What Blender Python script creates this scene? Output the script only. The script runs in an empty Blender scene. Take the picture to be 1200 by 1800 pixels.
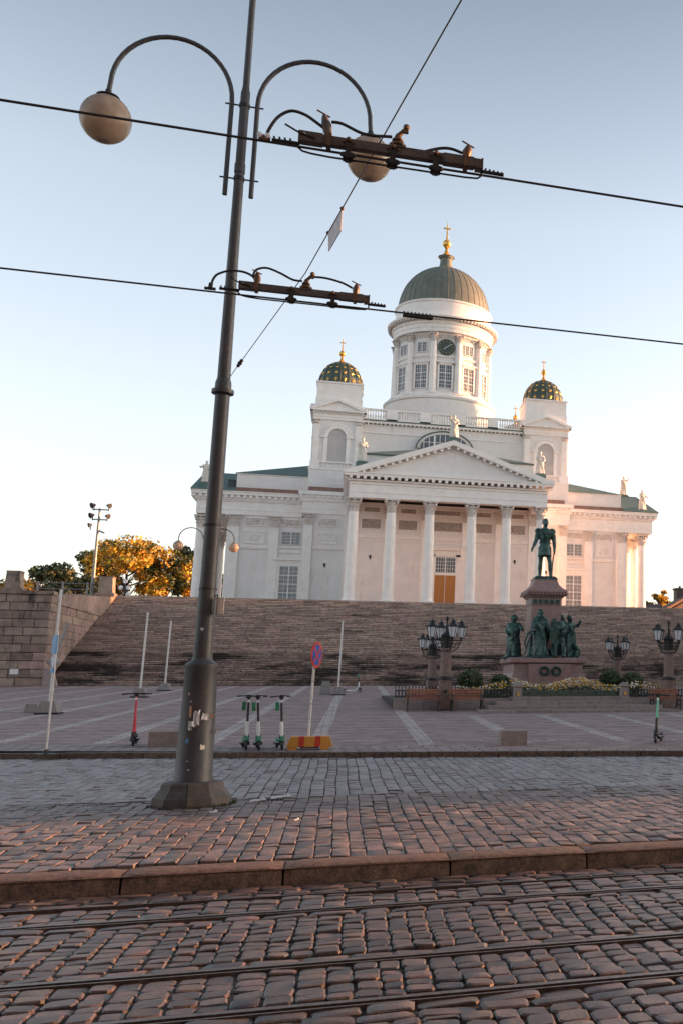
import bpy, math, random
from mathutils import Vector, Matrix, noise
random.seed(7)
SC = bpy.context.scene
COL = SC.collection
rad, pi, sin, cos = math.radians, math.pi, math.sin, math.cos
U = random.uniform

# ------------------------------------------------------------------ camera
cam_d = bpy.data.cameras.new('camera'); cam = bpy.data.objects.new('camera', cam_d); COL.objects.link(cam)
cam_d.sensor_fit = 'AUTO'; cam_d.sensor_width = 36; cam_d.lens = 36
cam_d.shift_x = -1/3; cam_d.clip_start = 0.1; cam_d.clip_end = 3000
cam.location = (0, 0, 1.6)
cam.rotation_euler = (rad(90 + 9.4623), 0, rad(-18.2008))
SC.camera = cam
SC.render.resolution_x = 682; SC.render.resolution_y = 1024

# ------------------------------------------------------------------ sky, sun, exposure
SUN_EL, SUN_AZ = rad(8), rad(86)      # azimuth from +Y (towards the church) clockwise to +X
world = bpy.data.worlds.new('World'); SC.world = world; world.use_nodes = True
wn = world.node_tree.nodes; wl = world.node_tree.links
bg = wn['Background']
sky = wn.new('ShaderNodeTexSky'); sky.sky_type = 'NISHITA'; sky.sun_disc = False
sky.sun_elevation = SUN_EL; sky.sun_rotation = SUN_AZ
sky.altitude = 0; sky.air_density = 1.0; sky.dust_density = 1.6; sky.ozone_density = 1.6
# a thin bright veil: paler sky than the pure model, whitening towards the horizon all the way round
hs_ = wn.new('ShaderNodeHueSaturation'); hs_.inputs['Saturation'].default_value = 0.54; wl.new(sky.outputs[0], hs_.inputs['Color'])
tc_ = wn.new('ShaderNodeTexCoord'); sx_ = wn.new('ShaderNodeSeparateXYZ'); wl.new(tc_.outputs['Generated'], sx_.inputs[0])
cr_ = wn.new('ShaderNodeValToRGB'); wl.new(sx_.outputs['Z'], cr_.inputs[0])
cr_.color_ramp.elements[0].position = 0.0; cr_.color_ramp.elements[0].color = (0.80, 0.72, 0.68, 1)
cr_.color_ramp.elements[1].position = 0.62; cr_.color_ramp.elements[1].color = (0.42, 0.44, 0.455, 1)
e_ = cr_.color_ramp.elements.new(0.22); e_.color = (0.82, 0.765, 0.745, 1)
e_ = cr_.color_ramp.elements.new(0.42); e_.color = (0.74, 0.725, 0.71, 1)
vm_ = wn.new('ShaderNodeVectorMath'); vm_.operation = 'MULTIPLY'; wl.new(hs_.outputs[0], vm_.inputs[0]); wl.new(cr_.outputs[0], vm_.inputs[1])
vs_ = wn.new('ShaderNodeVectorMath'); vs_.operation = 'SCALE'; vs_.inputs['Scale'].default_value = 1.52; wl.new(vm_.outputs[0], vs_.inputs[0])
wl.new(vs_.outputs[0], bg.inputs[0]); bg.inputs[1].default_value = 0.15
sun_d = bpy.data.lights.new('sun', 'SUN'); sun = bpy.data.objects.new('sun', sun_d); COL.objects.link(sun)
sun_d.energy = 4.2; sun_d.angle = rad(0.5); sun_d.color = (1.0, 0.40, 0.15)
sdir = Vector((sin(SUN_AZ)*cos(SUN_EL), cos(SUN_AZ)*cos(SUN_EL), sin(SUN_EL)))
sun.rotation_euler = (-sdir).to_track_quat('-Z', 'Y').to_euler()
sun.location = (60, 0, 40)
SC.view_settings.view_transform = 'Standard'; SC.view_settings.look = 'None'
SC.view_settings.gamma = 1; SC.view_settings.use_curve_mapping = False
SC.view_settings.exposure = 1.52

# ------------------------------------------------------------------ helpers: materials
def mat(name, c1, c2=None, scale=3.0, rough=0.8, metal=0.0, bump=0.0, bscale=None, isl=0.0, grain=0.0,
        stain=None, stain_scale=1.0, stain_lo=0.5, stretch=(1, 1, 1), streak=None):
    m = bpy.data.materials.new(name); m.use_nodes = True
    n = m.node_tree.nodes; l = m.node_tree.links; b = n['Principled BSDF']
    b.inputs['Roughness'].default_value = rough; b.inputs['Metallic'].default_value = metal
    c2 = c2 or tuple(x*0.8 for x in c1)
    tc = n.new('ShaderNodeNewGeometry')
    mp = n.new('ShaderNodeMapping'); mp.inputs['Scale'].default_value = stretch
    l.new(tc.outputs['Position'], mp.inputs[0])
    nz = n.new('ShaderNodeTexNoise'); nz.inputs['Scale'].default_value = scale; nz.inputs['Detail'].default_value = 6
    nz.inputs['Roughness'].default_value = 0.65
    l.new(mp.outputs[0], nz.inputs['Vector'])
    rp = n.new('ShaderNodeValToRGB'); rp.color_ramp.elements[0].position = 0.32; rp.color_ramp.elements[1].position = 0.68
    rp.color_ramp.elements[0].color = (*c1, 1); rp.color_ramp.elements[1].color = (*c2, 1)
    l.new(nz.outputs[0], rp.inputs[0]); out = rp.outputs[0]
    def mult(out, fac_socket, lo, hi):
        mr = n.new('ShaderNodeMapRange'); mr.inputs[3].default_value = lo; mr.inputs[4].default_value = hi
        l.new(fac_socket, mr.inputs[0])
        vm = n.new('ShaderNodeVectorMath'); vm.operation = 'SCALE'
        l.new(out, vm.inputs[0]); l.new(mr.outputs[0], vm.inputs['Scale']); return vm.outputs[0]
    if isl:
        oi = n.new('ShaderNodeObjectInfo'); ad = n.new('ShaderNodeMath'); ad.operation = 'ADD'
        l.new(tc.outputs['Random Per Island'], ad.inputs[0]); l.new(oi.outputs['Random'], ad.inputs[1])
        fr = n.new('ShaderNodeMath'); fr.operation = 'FRACT'; l.new(ad.outputs[0], fr.inputs[0])
        out = mult(out, fr.outputs[0], 1-isl, 1+isl)
        hs = n.new('ShaderNodeHueSaturation'); l.new(out, hs.inputs['Color'])
        m2 = n.new('ShaderNodeMath'); m2.operation = 'MULTIPLY'; m2.inputs[1].default_value = 7.31; l.new(fr.outputs[0], m2.inputs[0])
        f2 = n.new('ShaderNodeMath'); f2.operation = 'FRACT'; l.new(m2.outputs[0], f2.inputs[0])
        mr = n.new('ShaderNodeMapRange'); mr.inputs[3].default_value = 0.5-isl*0.07; mr.inputs[4].default_value = 0.5+isl*0.07
        l.new(f2.outputs[0], mr.inputs[0]); l.new(mr.outputs[0], hs.inputs['Hue']); out = hs.outputs[0]
    if grain:
        g = n.new('ShaderNodeTexNoise'); g.inputs['Scale'].default_value = 60 if scale > 1 else 20; g.inputs['Detail'].default_value = 3
        l.new(tc.outputs['Position'], g.inputs['Vector'])
        mr0 = n.new('ShaderNodeMapRange'); mr0.inputs[1].default_value = 0.3; mr0.inputs[2].default_value = 0.7
        l.new(g.outputs[0], mr0.inputs[0]); out = mult(out, mr0.outputs[0], 1-grain, 1+grain)
    for st in ([stain] if stain else []):
        s = n.new('ShaderNodeTexNoise'); s.inputs['Scale'].default_value = stain_scale; s.inputs['Detail'].default_value = 8
        s.inputs['Roughness'].default_value = 0.7
        sm = n.new('ShaderNodeMapping'); sm.inputs['Scale'].default_value = streak or (1, 1, 1)
        l.new(tc.outputs['Position'], sm.inputs[0]); l.new(sm.outputs[0], s.inputs['Vector'])
        r2 = n.new('ShaderNodeMapRange'); r2.inputs[1].default_value = stain_lo; r2.inputs[2].default_value = stain_lo+0.1
        l.new(s.outputs[0], r2.inputs[0])
        mx = n.new('ShaderNodeMix'); mx.data_type = 'RGBA'
        l.new(r2.outputs[0], mx.inputs[0]); l.new(out, mx.inputs[6]); mx.inputs[7].default_value = (*st, 1); out = mx.outputs[2]
    l.new(out, b.inputs['Base Color'])
    if bump:
        bn = n.new('ShaderNodeTexNoise'); bn.inputs['Scale'].default_value = bscale or scale*6; bn.inputs['Detail'].default_value = 5
        l.new(tc.outputs['Position'], bn.inputs['Vector'])
        bm = n.new('ShaderNodeBump'); bm.inputs['Strength'].default_value = min(1, bump*10); bm.inputs['Distance'].default_value = bump
        l.new(bn.outputs[0], bm.inputs['Height']); l.new(bm.outputs[0], b.inputs['Normal'])
    return m

def brick_mat(name, c1, c2, mortar, w, h, ms, rough=0.85, rot=0, bias=0.0):
    m = bpy.data.materials.new(name); m.use_nodes = True
    n = m.node_tree.nodes; l = m.node_tree.links; b = n['Principled BSDF']; b.inputs['Roughness'].default_value = rough
    g = n.new('ShaderNodeNewGeometry'); mp = n.new('ShaderNodeMapping'); mp.inputs['Rotation'].default_value = (0, 0, rot)
    l.new(g.outputs['Position'], mp.inputs[0])
    wob = n.new('ShaderNodeTexNoise'); wob.inputs['Scale'].default_value = 1.2; l.new(mp.outputs[0], wob.inputs[0])
    wa = n.new('ShaderNodeVectorMath'); wa.operation = 'MULTIPLY_ADD'; wa.inputs[1].default_value = (0.12, 0.12, 0)
    l.new(wob.outputs['Color'], wa.inputs[0]); l.new(mp.outputs[0], wa.inputs[2])
    br = n.new('ShaderNodeTexBrick'); br.inputs['Scale'].default_value = 1
    br.inputs['Brick Width'].default_value = w; br.inputs['Row Height'].default_value = h; br.inputs['Mortar Size'].default_value = ms
    br.inputs['Color1'].default_value = (*c1, 1); br.inputs['Color2'].default_value = (*c2, 1); br.inputs['Mortar'].default_value = (*mortar, 1)
    br.inputs['Bias'].default_value = bias
    l.new(wa.outputs[0], br.inputs[0])
    nz = n.new('ShaderNodeTexNoise'); nz.inputs['Scale'].default_value = 1.1; nz.inputs['Detail'].default_value = 9; nz.inputs['Roughness'].default_value = 0.8; l.new(g.outputs['Position'], nz.inputs[0])
    mr = n.new('ShaderNodeMapRange'); mr.inputs[1].default_value = 0.3; mr.inputs[2].default_value = 0.7; mr.inputs[3].default_value = 0.55; mr.inputs[4].default_value = 1.4
    l.new(nz.outputs[0], mr.inputs[0])
    vm = n.new('ShaderNodeVectorMath'); vm.operation = 'SCALE'; l.new(br.outputs[0], vm.inputs[0]); l.new(mr.outputs[0], vm.inputs['Scale'])
    l.new(vm.outputs[0], b.inputs['Base Color'])
    bm = n.new('ShaderNodeBump'); bm.invert = True; bm.inputs['Distance'].default_value = 0.02; bm.inputs['Strength'].default_value = 0.7
    l.new(br.outputs['Fac'], bm.inputs['Height']); l.new(bm.outputs[0], b.inputs['Normal'])
    return m

M = {}
M['cobble'] = mat('cobble', (0.115, 0.082, 0.070), (0.040, 0.036, 0.039), 7, 0.45, bump=0.013, bscale=34, isl=0.52, grain=0.35)
M['joint'] = mat('joint_sand', (0.03, 0.026, 0.024), (0.06, 0.05, 0.043), 9, 0.95, bump=0.01, bscale=60, grain=0.4)
M['sett'] = mat('pavement_sett', (0.19, 0.14, 0.125), (0.095, 0.083, 0.084), 5, 0.55, bump=0.011, bscale=30, isl=0.38, grain=0.32)
M['sett_far'] = mat('far_sett', (0.27, 0.25, 0.25), (0.19, 0.18, 0.19), 5, 0.62, bump=0.005, bscale=40, isl=0.2, grain=0.15)
M['kerb'] = mat('kerb_granite', (0.19, 0.12, 0.085), (0.05, 0.036, 0.03), 11, 0.75, bump=0.022, bscale=22, isl=0.12, grain=0.45)
M['rail'] = mat('rail_steel', (0.16, 0.14, 0.13), (0.07, 0.055, 0.05), 20, 0.42, metal=0.8)
M['groove'] = mat('rail_groove', (0.012, 0.011, 0.01), None, 10, 0.9)
M['plaza'] = brick_mat('plaza_setts', (0.35, 0.225, 0.21), (0.18, 0.125, 0.122), (0.22, 0.175, 0.168), 0.26, 0.17, 0.02)
M['plaza_line'] = mat('plaza_line', (0.38, 0.30, 0.28), (0.22, 0.165, 0.16), 2, 0.85, grain=.3)
M['plaza_band'] = brick_mat('plaza_band', (0.46, 0.39, 0.37), (0.35, 0.30, 0.29), (0.18, 0.15, 0.145), 0.4, 0.3, 0.02)
M['plaza_edge'] = brick_mat('plaza_edge_slabs', (0.30, 0.25, 0.245), (0.23, 0.195, 0.195), (0.06, 0.05, 0.05), 0.3, 0.5, 0.02, rot=rad(14))
M['ground'] = mat('far_ground', (0.10, 0.09, 0.085), (0.07, 0.065, 0.06), 0.5, 0.95)
M['step'] = mat('stair_granite', (0.54, 0.39, 0.325), (0.26, 0.195, 0.17), 4.0, 0.85, bump=0.02, bscale=8, isl=0.30, grain=0.3,
                stain=(0.035, 0.028, 0.026), stain_scale=0.5, stain_lo=0.58, streak=(0.55, 1, 2.6))
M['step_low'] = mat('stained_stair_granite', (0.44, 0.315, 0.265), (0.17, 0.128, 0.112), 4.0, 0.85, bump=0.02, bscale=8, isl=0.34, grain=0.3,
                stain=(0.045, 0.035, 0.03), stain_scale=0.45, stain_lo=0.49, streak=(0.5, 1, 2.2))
M['wallstone'] = mat('wall_granite', (0.36, 0.25, 0.205), (0.17, 0.125, 0.108), 1.6, 0.9, bump=0.06, bscale=7, isl=0.26, grain=0.3,
                     stain=(0.06, 0.048, 0.042), stain_scale=0.5, stain_lo=0.56, streak=(1.4, 1, 0.4))
M['terrace'] = mat('terrace_stone', (0.30, 0.24, 0.21), (0.22, 0.17, 0.15), 1.0, 0.85, isl=0.2, grain=0.15)
M['wall'] = mat('plaster_wall', (0.80, 0.77, 0.75), (0.71, 0.68, 0.665), 0.8, 0.85, bump=0.01, bscale=12, grain=0.04, stain=(0.64, 0.58, 0.54), stain_scale=0.5, stain_lo=0.60, streak=(1.6, 1.6, 0.4))
M['trim'] = mat('white_trim', (0.88, 0.85, 0.82), (0.78, 0.74, 0.71), 1.2, 0.7, bump=0.006, bscale=20, grain=0.04, stain=(0.66, 0.60, 0.55), stain_scale=0.8, stain_lo=0.62, streak=(2, 2, 0.35))
M['oldtrim'] = mat('weathered_trim', (0.70, 0.65, 0.61), (0.52, 0.46, 0.42), 2.2, 0.8, bump=0.01, bscale=20)
M['relief'] = mat('relief_plaster', (0.46, 0.41, 0.38), (0.27, 0.235, 0.215), 4, 0.85, bump=0.03, bscale=9)
M['statue'] = mat('white_statue', (0.72, 0.67, 0.60), (0.55, 0.50, 0.44), 3, 0.75, bump=0.02, bscale=12)
M['copper'] = mat('green_copper', (0.10, 0.17, 0.155), (0.065, 0.11, 0.105), 1.2, 0.6, grain=0.15, stain=(0.17, 0.20, 0.20), stain_scale=0.7, stain_lo=0.62)
M['rust'] = mat('rust_flashing', (0.30, 0.17, 0.13), (0.18, 0.11, 0.09), 2, 0.8)
M['dome'] = mat('dome_copper', (0.165, 0.165, 0.13), (0.10, 0.12, 0.105), 1.0, 0.6, grain=0.25, isl=0.10)
M['tdome'] = mat('tower_dome_copper', (0.075, 0.105, 0.085), (0.035, 0.06, 0.05), 1.5, 0.5, metal=0.1)
M['gold'] = mat('gilding', (0.85, 0.52, 0.14), (0.70, 0.40, 0.10), 5, 0.35, metal=0.75)
M['glass'] = mat('window_glass', (0.10, 0.12, 0.15), (0.05, 0.06, 0.08), 1.5, 0.12)
M['glass_pale'] = mat('curtained_glass', (0.26, 0.275, 0.30), (0.17, 0.185, 0.21), 1.5, 0.15)
M['frame'] = mat('window_frame', (0.74, 0.73, 0.72), (0.66, 0.65, 0.64), 4, 0.6)
M['door'] = mat('oak_door', (0.46, 0.20, 0.045), (0.34, 0.135, 0.03), 3, 0.55, bump=0.01, bscale=20, stretch=(6, 6, 0.8))
M['clock'] = mat('clock_face', (0.035, 0.065, 0.06), (0.03, 0.05, 0.05), 3, 0.5)
M['bronze'] = mat('bronze_patina', (0.065, 0.145, 0.125), (0.008, 0.012, 0.012), 5.5, 0.42, metal=0.45, bump=0.02, bscale=14)
M['redgranite'] = mat('red_granite', (0.34, 0.215, 0.19), (0.22, 0.14, 0.13), 6, 0.5, bump=0.004, grain=0.3)
M['granite'] = mat('grey_granite', (0.31, 0.25, 0.23), (0.21, 0.17, 0.16), 6, 0.75, bump=0.01, grain=0.3, isl=0.12)
M['pole'] = mat('pole_paint', (0.060, 0.060, 0.066), (0.040, 0.042, 0.049), 5, 0.5, bump=0.006, bscale=50, grain=0.25, stain=(0.085, 0.066, 0.056), stain_scale=3.0, stain_lo=0.60)
M['plinth'] = mat('cast_plinth', (0.10, 0.08, 0.07), (0.055, 0.048, 0.045), 6, 0.7, bump=0.012, bscale=40, grain=0.25)
M['black'] = mat('black_iron', (0.02, 0.022, 0.024), (0.03, 0.03, 0.03), 8, 0.5, metal=0.3)
M['insul'] = mat('insulator_beam', (0.13, 0.115, 0.115), (0.065, 0.06, 0.062), 12, 0.6, bump=0.004, bscale=60)
M['brass'] = mat('brown_bronze', (0.19, 0.12, 0.08), (0.07, 0.05, 0.038), 25, 0.45, metal=0.5)
M['cable'] = mat('cable_sheath', (0.035, 0.036, 0.045), (0.02, 0.02, 0.025), 15, 0.5)
M['globe'] = mat('globe_glass', (0.60, 0.49, 0.39), (0.42, 0.33, 0.25), 5, 0.22)
M['lantern'] = mat('milk_glass', (0.93, 0.94, 0.96), (0.88, 0.89, 0.92), 5, 0.3)
M['whitepole'] = mat('white_pole', (0.74, 0.70, 0.66), (0.60, 0.56, 0.52), 5, 0.6)
M['concrete'] = mat('concrete', (0.30, 0.28, 0.265), (0.22, 0.20, 0.19), 6, 0.9, bump=0.01, grain=0.25)
M['galv'] = mat('galvanised', (0.30, 0.29, 0.29), (0.20, 0.19, 0.19), 8, 0.5, metal=0.4)
M['bench'] = mat('bench_wood', (0.30, 0.10, 0.05), (0.18, 0.065, 0.035), 5, 0.6, isl=0.15)
M['leafdark'] = mat('hedge_leaf', (0.035, 0.055, 0.02), (0.06, 0.085, 0.03), 3, 0.7, isl=0.5)
M['hedge'] = mat('grey_hedge', (0.12, 0.15, 0.11), (0.08, 0.10, 0.07), 6, 0.8, isl=0.4)
M['fl_white'] = mat('white_flower', (0.80, 0.76, 0.66), (0.70, 0.64, 0.52), 9, 0.7)
M['fl_yellow'] = mat('yellow_flower', (0.75, 0.47, 0.04), (0.65, 0.30, 0.03), 9, 0.7)
M['bark'] = mat('bark', (0.06, 0.045, 0.035), (0.03, 0.025, 0.02), 3, 0.9)
def leafmat(name, a, b):
    m = mat(name, a, b, 0.42, 0.6, isl=0.45)
    r_ = [x for x in m.node_tree.nodes if x.type == 'VALTORGB'][0]; r_.color_ramp.elements[0].position = .46; r_.color_ramp.elements[1].position = .56
    return m
M['leaf_gold'] = leafmat('turning_leaves', (0.72, 0.42, 0.03), (0.09, 0.105, 0.025))
M['leaf_green'] = leafmat('green_leaves', (0.055, 0.075, 0.025), (0.085, 0.085, 0.03))
M['lampgranite'] = mat('lamp_granite', (0.24, 0.16, 0.135), (0.13, 0.09, 0.08), 8, 0.7, grain=0.3)
M['orange'] = mat('ochre_plaster', (0.62, 0.34, 0.19), (0.52, 0.27, 0.15), 1, 0.8)
M['slate'] = mat('dark_roof', (0.06, 0.065, 0.075), (0.04, 0.045, 0.05), 1, 0.7)
M['s_black'] = mat('scooter_black', (0.015, 0.015, 0.017), None, 8, 0.4)
M['s_white'] = mat('scooter_white', (0.75, 0.76, 0.76), None, 8, 0.4)
M['s_green'] = mat('scooter_green', (0.03, 0.22, 0.10), (0.02, 0.16, 0.08), 8, 0.4)
M['s_teal'] = mat('scooter_teal', (0.10, 0.62, 0.40), None, 8, 0.35)
M['s_pink'] = mat('scooter_pink', (0.62, 0.05, 0.09), None, 8, 0.35)
M['signred'] = mat('sign_red', (0.56, 0.05, 0.03), None, 8, 0.4)
M['signblue'] = mat('sign_blue', (0.03, 0.09, 0.42), None, 8, 0.4)
M['sigblue2'] = mat('sign_light_blue', (0.10, 0.33, 0.62), None, 8, 0.4)
M['baryellow'] = mat('barrier_yellow', (0.66, 0.30, 0.05), (0.52, 0.23, 0.04), 5, 0.6, grain=0.15)
M['paper'] = mat('torn_paper', (0.72, 0.72, 0.74), (0.50, 0.50, 0.55), 20, 0.8)
M['paper2'] = mat('orange_paper', (0.70, 0.34, 0.20), (0.60, 0.5, 0.42), 30, 0.8)
M['board'] = mat('sign_board', (0.66, 0.42, 0.30), (0.60, 0.50, 0.42), 14, 0.6)
M['grass'] = mat('weed', (0.05, 0.08, 0.02), None, 5, 0.8, isl=0.4)
M['palace'] = mat('palace_wall', (0.52, 0.42, 0.30), (0.46, 0.36, 0.26), 1, 0.85)

for k_, w_ in (('lantern', .6), ('globe', .45)):
    n_ = M[k_].node_tree.nodes; l_ = M[k_].node_tree.links; p_ = n_['Principled BSDF']
    t_ = n_.new('ShaderNodeBsdfTranslucent'); x_ = n_.new('ShaderNodeMixShader'); x_.inputs[0].default_value = w_
    l_.new(p_.inputs['Base Color'].links[0].from_socket, t_.inputs['Color'])
    l_.new(p_.outputs[0], x_.inputs[1]); l_.new(t_.outputs[0], x_.inputs[2]); l_.new(x_.outputs[0], n_['Material Output'].inputs[0])
# ------------------------------------------------------------------ helpers: meshes
class MB:
    def __init__(s): s.v = []; s.f = []
    def add(s, vs, fs):
        o = len(s.v); s.v += [tuple(p) for p in vs]; s.f += [tuple(i+o for i in f) for f in fs]; return s
    def box(s, x0, x1, y0, y1, z0, z1):
        return s.add([(x0,y0,z0),(x1,y0,z0),(x1,y1,z0),(x0,y1,z0),(x0,y0,z1),(x1,y0,z1),(x1,y1,z1),(x0,y1,z1)],
                     [(0,3,2,1),(4,5,6,7),(0,1,5,4),(1,2,6,5),(2,3,7,6),(3,0,4,7)])
    def obox(s, c, ax, hx, hy, hz):     # oriented box, ax = 3 axis vectors
        c = Vector(c); X, Y, Z = [Vector(a).normalized() for a in ax]; vs = []
        for k in (-1, 1):
            for (i, j) in ((-1,-1),(1,-1),(1,1),(-1,1)): vs.append(c+X*hx*i+Y*hy*j+Z*hz*k)
        return s.add(vs, [(0,3,2,1),(4,5,6,7),(0,1,5,4),(1,2,6,5),(2,3,7,6),(3,0,4,7)])
    def prismY(s, poly, y0, y1):        # polygon in XZ extruded in Y
        n = len(poly)
        return s.add([(x,y0,z) for x,z in poly]+[(x,y1,z) for x,z in poly],
                     [tuple(range(n)), tuple(range(2*n-1,n-1,-1))]+[(i,n+i,n+(i+1)%n,(i+1)%n) for i in range(n)])
    def prismX(s, poly, x0, x1):        # polygon in YZ extruded in X
        n = len(poly)
        return s.add([(x0,y,z) for y,z in poly]+[(x1,y,z) for y,z in poly],
                     [tuple(range(n)), tuple(range(2*n-1,n-1,-1))]+[(i,n+i,n+(i+1)%n,(i+1)%n) for i in range(n)])
    def prismZ(s, poly, z0, z1):
        n = len(poly)
        return s.add([(x,y,z0) for x,y in poly]+[(x,y,z1) for x,y in poly],
                     [tuple(range(n))[::-1], tuple(range(n,2*n))]+[(i,(i+1)%n,n+(i+1)%n,n+i) for i in range(n)])
    def lathe(s, prof, c=(0,0,0), n=16, a0=0, cap=True):
        o = len(s.v); m = len(prof)
        for k in range(n):
            a = a0+2*pi*k/n
            for r, z in prof: s.v.append((c[0]+r*cos(a), c[1]+r*sin(a), c[2]+z))
        for k in range(n):
            k2 = (k+1) % n
            for j in range(m-1): s.f.append((o+k*m+j, o+k2*m+j, o+k2*m+j+1, o+k*m+j+1))
        if cap:
            if prof[0][0] > 1e-4: s.f.append(tuple(o+k*m for k in range(n))[::-1])
            if prof[-1][0] > 1e-4: s.f.append(tuple(o+k*m+m-1 for k in range(n)))
        return s
    def tube(s, pts, r, n=8, cap=True):
        pts = [Vector(p) for p in pts]; m = len(pts); rs = r if isinstance(r, (list, tuple)) else [r]*m
        o = len(s.v); up = None
        for i, p in enumerate(pts):
            t = (pts[min(i+1,m-1)]-pts[max(i-1,0)])
            t = t.normalized() if t.length > 1e-9 else Vector((0,0,1))
            if up is None:
                up = Vector((0,0,1)) if abs(t.z) < 0.9 else Vector((1,0,0))
            a = t.cross(up)
            if a.length < 1e-5: a = t.cross(Vector((0,1,0)))
            a.normalize(); b = a.cross(t).normalized(); up = b
            for k in range(n):
                an = 2*pi*k/n; s.v.append(tuple(p+(a*cos(an)+b*sin(an))*rs[i]))
        for i in range(m-1):
            for k in range(n):
                k2 = (k+1) % n; s.f.append((o+i*n+k, o+i*n+k2, o+(i+1)*n+k2, o+(i+1)*n+k))
        if cap: s.f.append(tuple(o+k for k in range(n))[::-1]); s.f.append(tuple(o+(m-1)*n+k for k in range(n)))
        return s
    def ball(s, c, r, n=10, m=7, sc=(1,1,1), R=None):
        o = len(s.v)
        def put(p):
            p = Vector(p)
            if R is not None: p = R @ p
            s.v.append((c[0]+p.x, c[1]+p.y, c[2]+p.z))
        put((0,0,-r*sc[2]))
        for j in range(1, m):
            b = -pi/2+pi*j/m
            for k in range(n):
                a = 2*pi*k/n; put((r*cos(b)*cos(a)*sc[0], r*cos(b)*sin(a)*sc[1], r*sin(b)*sc[2]))
        put((0,0,r*sc[2])); e = len(s.v)-1
        for k in range(n):
            k2 = (k+1) % n
            s.f.append((o, o+1+k2, o+1+k)); s.f.append((e, e-n+k, e-n+k2))
            for j in range(m-2): s.f.append((o+1+j*n+k, o+1+j*n+k2, o+1+(j+1)*n+k2, o+1+(j+1)*n+k))
        return s
    def build(s, name, m, parent=None, smooth=False, loc=None, kind=None, label=None, fix=True):
        me = bpy.data.meshes.new(name)
        off = Vector((0,0,0))
        if loc is not None: pass
        elif parent is not None: off = wloc(parent)
        me.from_pydata([tuple(Vector(p)-off) for p in s.v], [], s.f)
        me.update()
        if fix:
            import bmesh
            b = bmesh.new(); b.from_mesh(me); bmesh.ops.recalc_face_normals(b, faces=b.faces); b.to_mesh(me); b.free()
        if smooth:
            me.shade_smooth()
            if smooth == 'stone': me.set_sharp_from_angle(angle=rad(24))
            if smooth == 'auto': me.set_sharp_from_angle(angle=rad(38))
        me.materials.append(M[m] if isinstance(m, str) else m)
        o = bpy.data.objects.new(name, me); COL.objects.link(o)
        if loc is not None: o.location = loc
        if parent is not None:
            o.parent = parent
            if loc is not None: o.location = Vector(loc)-wloc(parent)
        if kind: o['kind'] = kind
        if label: o['label'] = label
        return o
def wloc(o):
    v = Vector((0,0,0))
    while o is not None: v += o.location; o = o.parent
    return v
def tag(o, label, cat, group=None):
    o['label'] = label; o['category'] = cat
    if group: o['group'] = group
    return o
def thing(name, loc, label, cat, group=None):
    o = bpy.data.objects.new(name, None); COL.objects.link(o); o.location = loc; o.empty_display_size = 0.3
    return tag(o, label, cat, group)
def inst(o, parent, loc, rz=0, scale=None, kids=True):      # copy of a part (with its sub-parts) at a world spot
    c = o.copy(); COL.objects.link(c); c.parent = parent
    c.location = Vector(loc)-(wloc(parent) if parent else Vector((0,0,0))); c.rotation_euler = (0,0,rz)
    if scale: c.scale = scale
    if kids:
        for ch in list(o.children):
            d = ch.copy(); COL.objects.link(d); d.parent = c
    return c
def copy_thing(root, loc, rz, label, group=None):
    r = root.copy(); COL.objects.link(r); r.location = loc; r.rotation_euler = (0,0,rz); r['label'] = label
    if group: r['group'] = group
    for ch in list(root.children):
        c = ch.copy(); COL.objects.link(c); c.parent = r
        for g in list(ch.children):
            d = g.copy(); COL.objects.link(d); d.parent = c
    return r
def arc(cx, cz, r, a0, a1, n, y=0):
    return [(cx+r*cos(a0+(a1-a0)*i/n), y, cz+r*sin(a0+(a1-a0)*i/n)) for i in range(n+1)]

# ================================================================== GROUND
def kerbY(x): return 23.95-0.262*x          # the far kerb runs slightly askew
def gz(y): return 0.1+0.0226*max(0, y-24)   # the square rises gently to the steps

g = MB().add([(-900,-300,-0.2),(900,-300,-0.2),(900,1200,-0.2),(-900,1200,-0.2)], [(0,1,2,3)])
g.build('ground', 'ground', kind='structure')

street = MB().add([(-60,-12,-0.174),(80,-12,-0.174),(80,10.05,-0.174),(-60,10.05,-0.174)], [(0,1,2,3)]).build('street', 'joint', kind='structure')

def sett_mesh(w, d, h, crown, ch, inset=0.8):
    """a cut stone: chamfered outline, rounded shoulders, slightly domed top; origin at centre of top level"""
    ring = [(-w/2+ch,-d/2),(w/2-ch,-d/2),(w/2,-d/2+ch),(w/2,d/2-ch),(w/2-ch,d/2),(-w/2+ch,d/2),(-w/2,d/2-ch),(-w/2,-d/2+ch)]
    ring = [(x+U(-.05,.05)*w*0.7, y+U(-.05,.05)*d*0.7) for x, y in ring]
    v = [(x,y,-h) for x,y in ring]
    tx, ty = U(-.05,.05), U(-.05,.05)
    v += [(x,y,-crown+tx*x+ty*y) for x,y in ring]
    v += [(x*inset,y*inset,-crown*0.25+tx*x+ty*y+U(-.0015,.0015)) for x,y in ring]
    v.append((0,0,U(-.002,.001)))
    f = []
    for k in range(8):
        k2 = (k+1) % 8
        f.append((k,k2,8+k2,8+k)); f.append((8+k,8+k2,16+k2,16+k)); f.append((16+k,16+k2,24))
    return v, f

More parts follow.
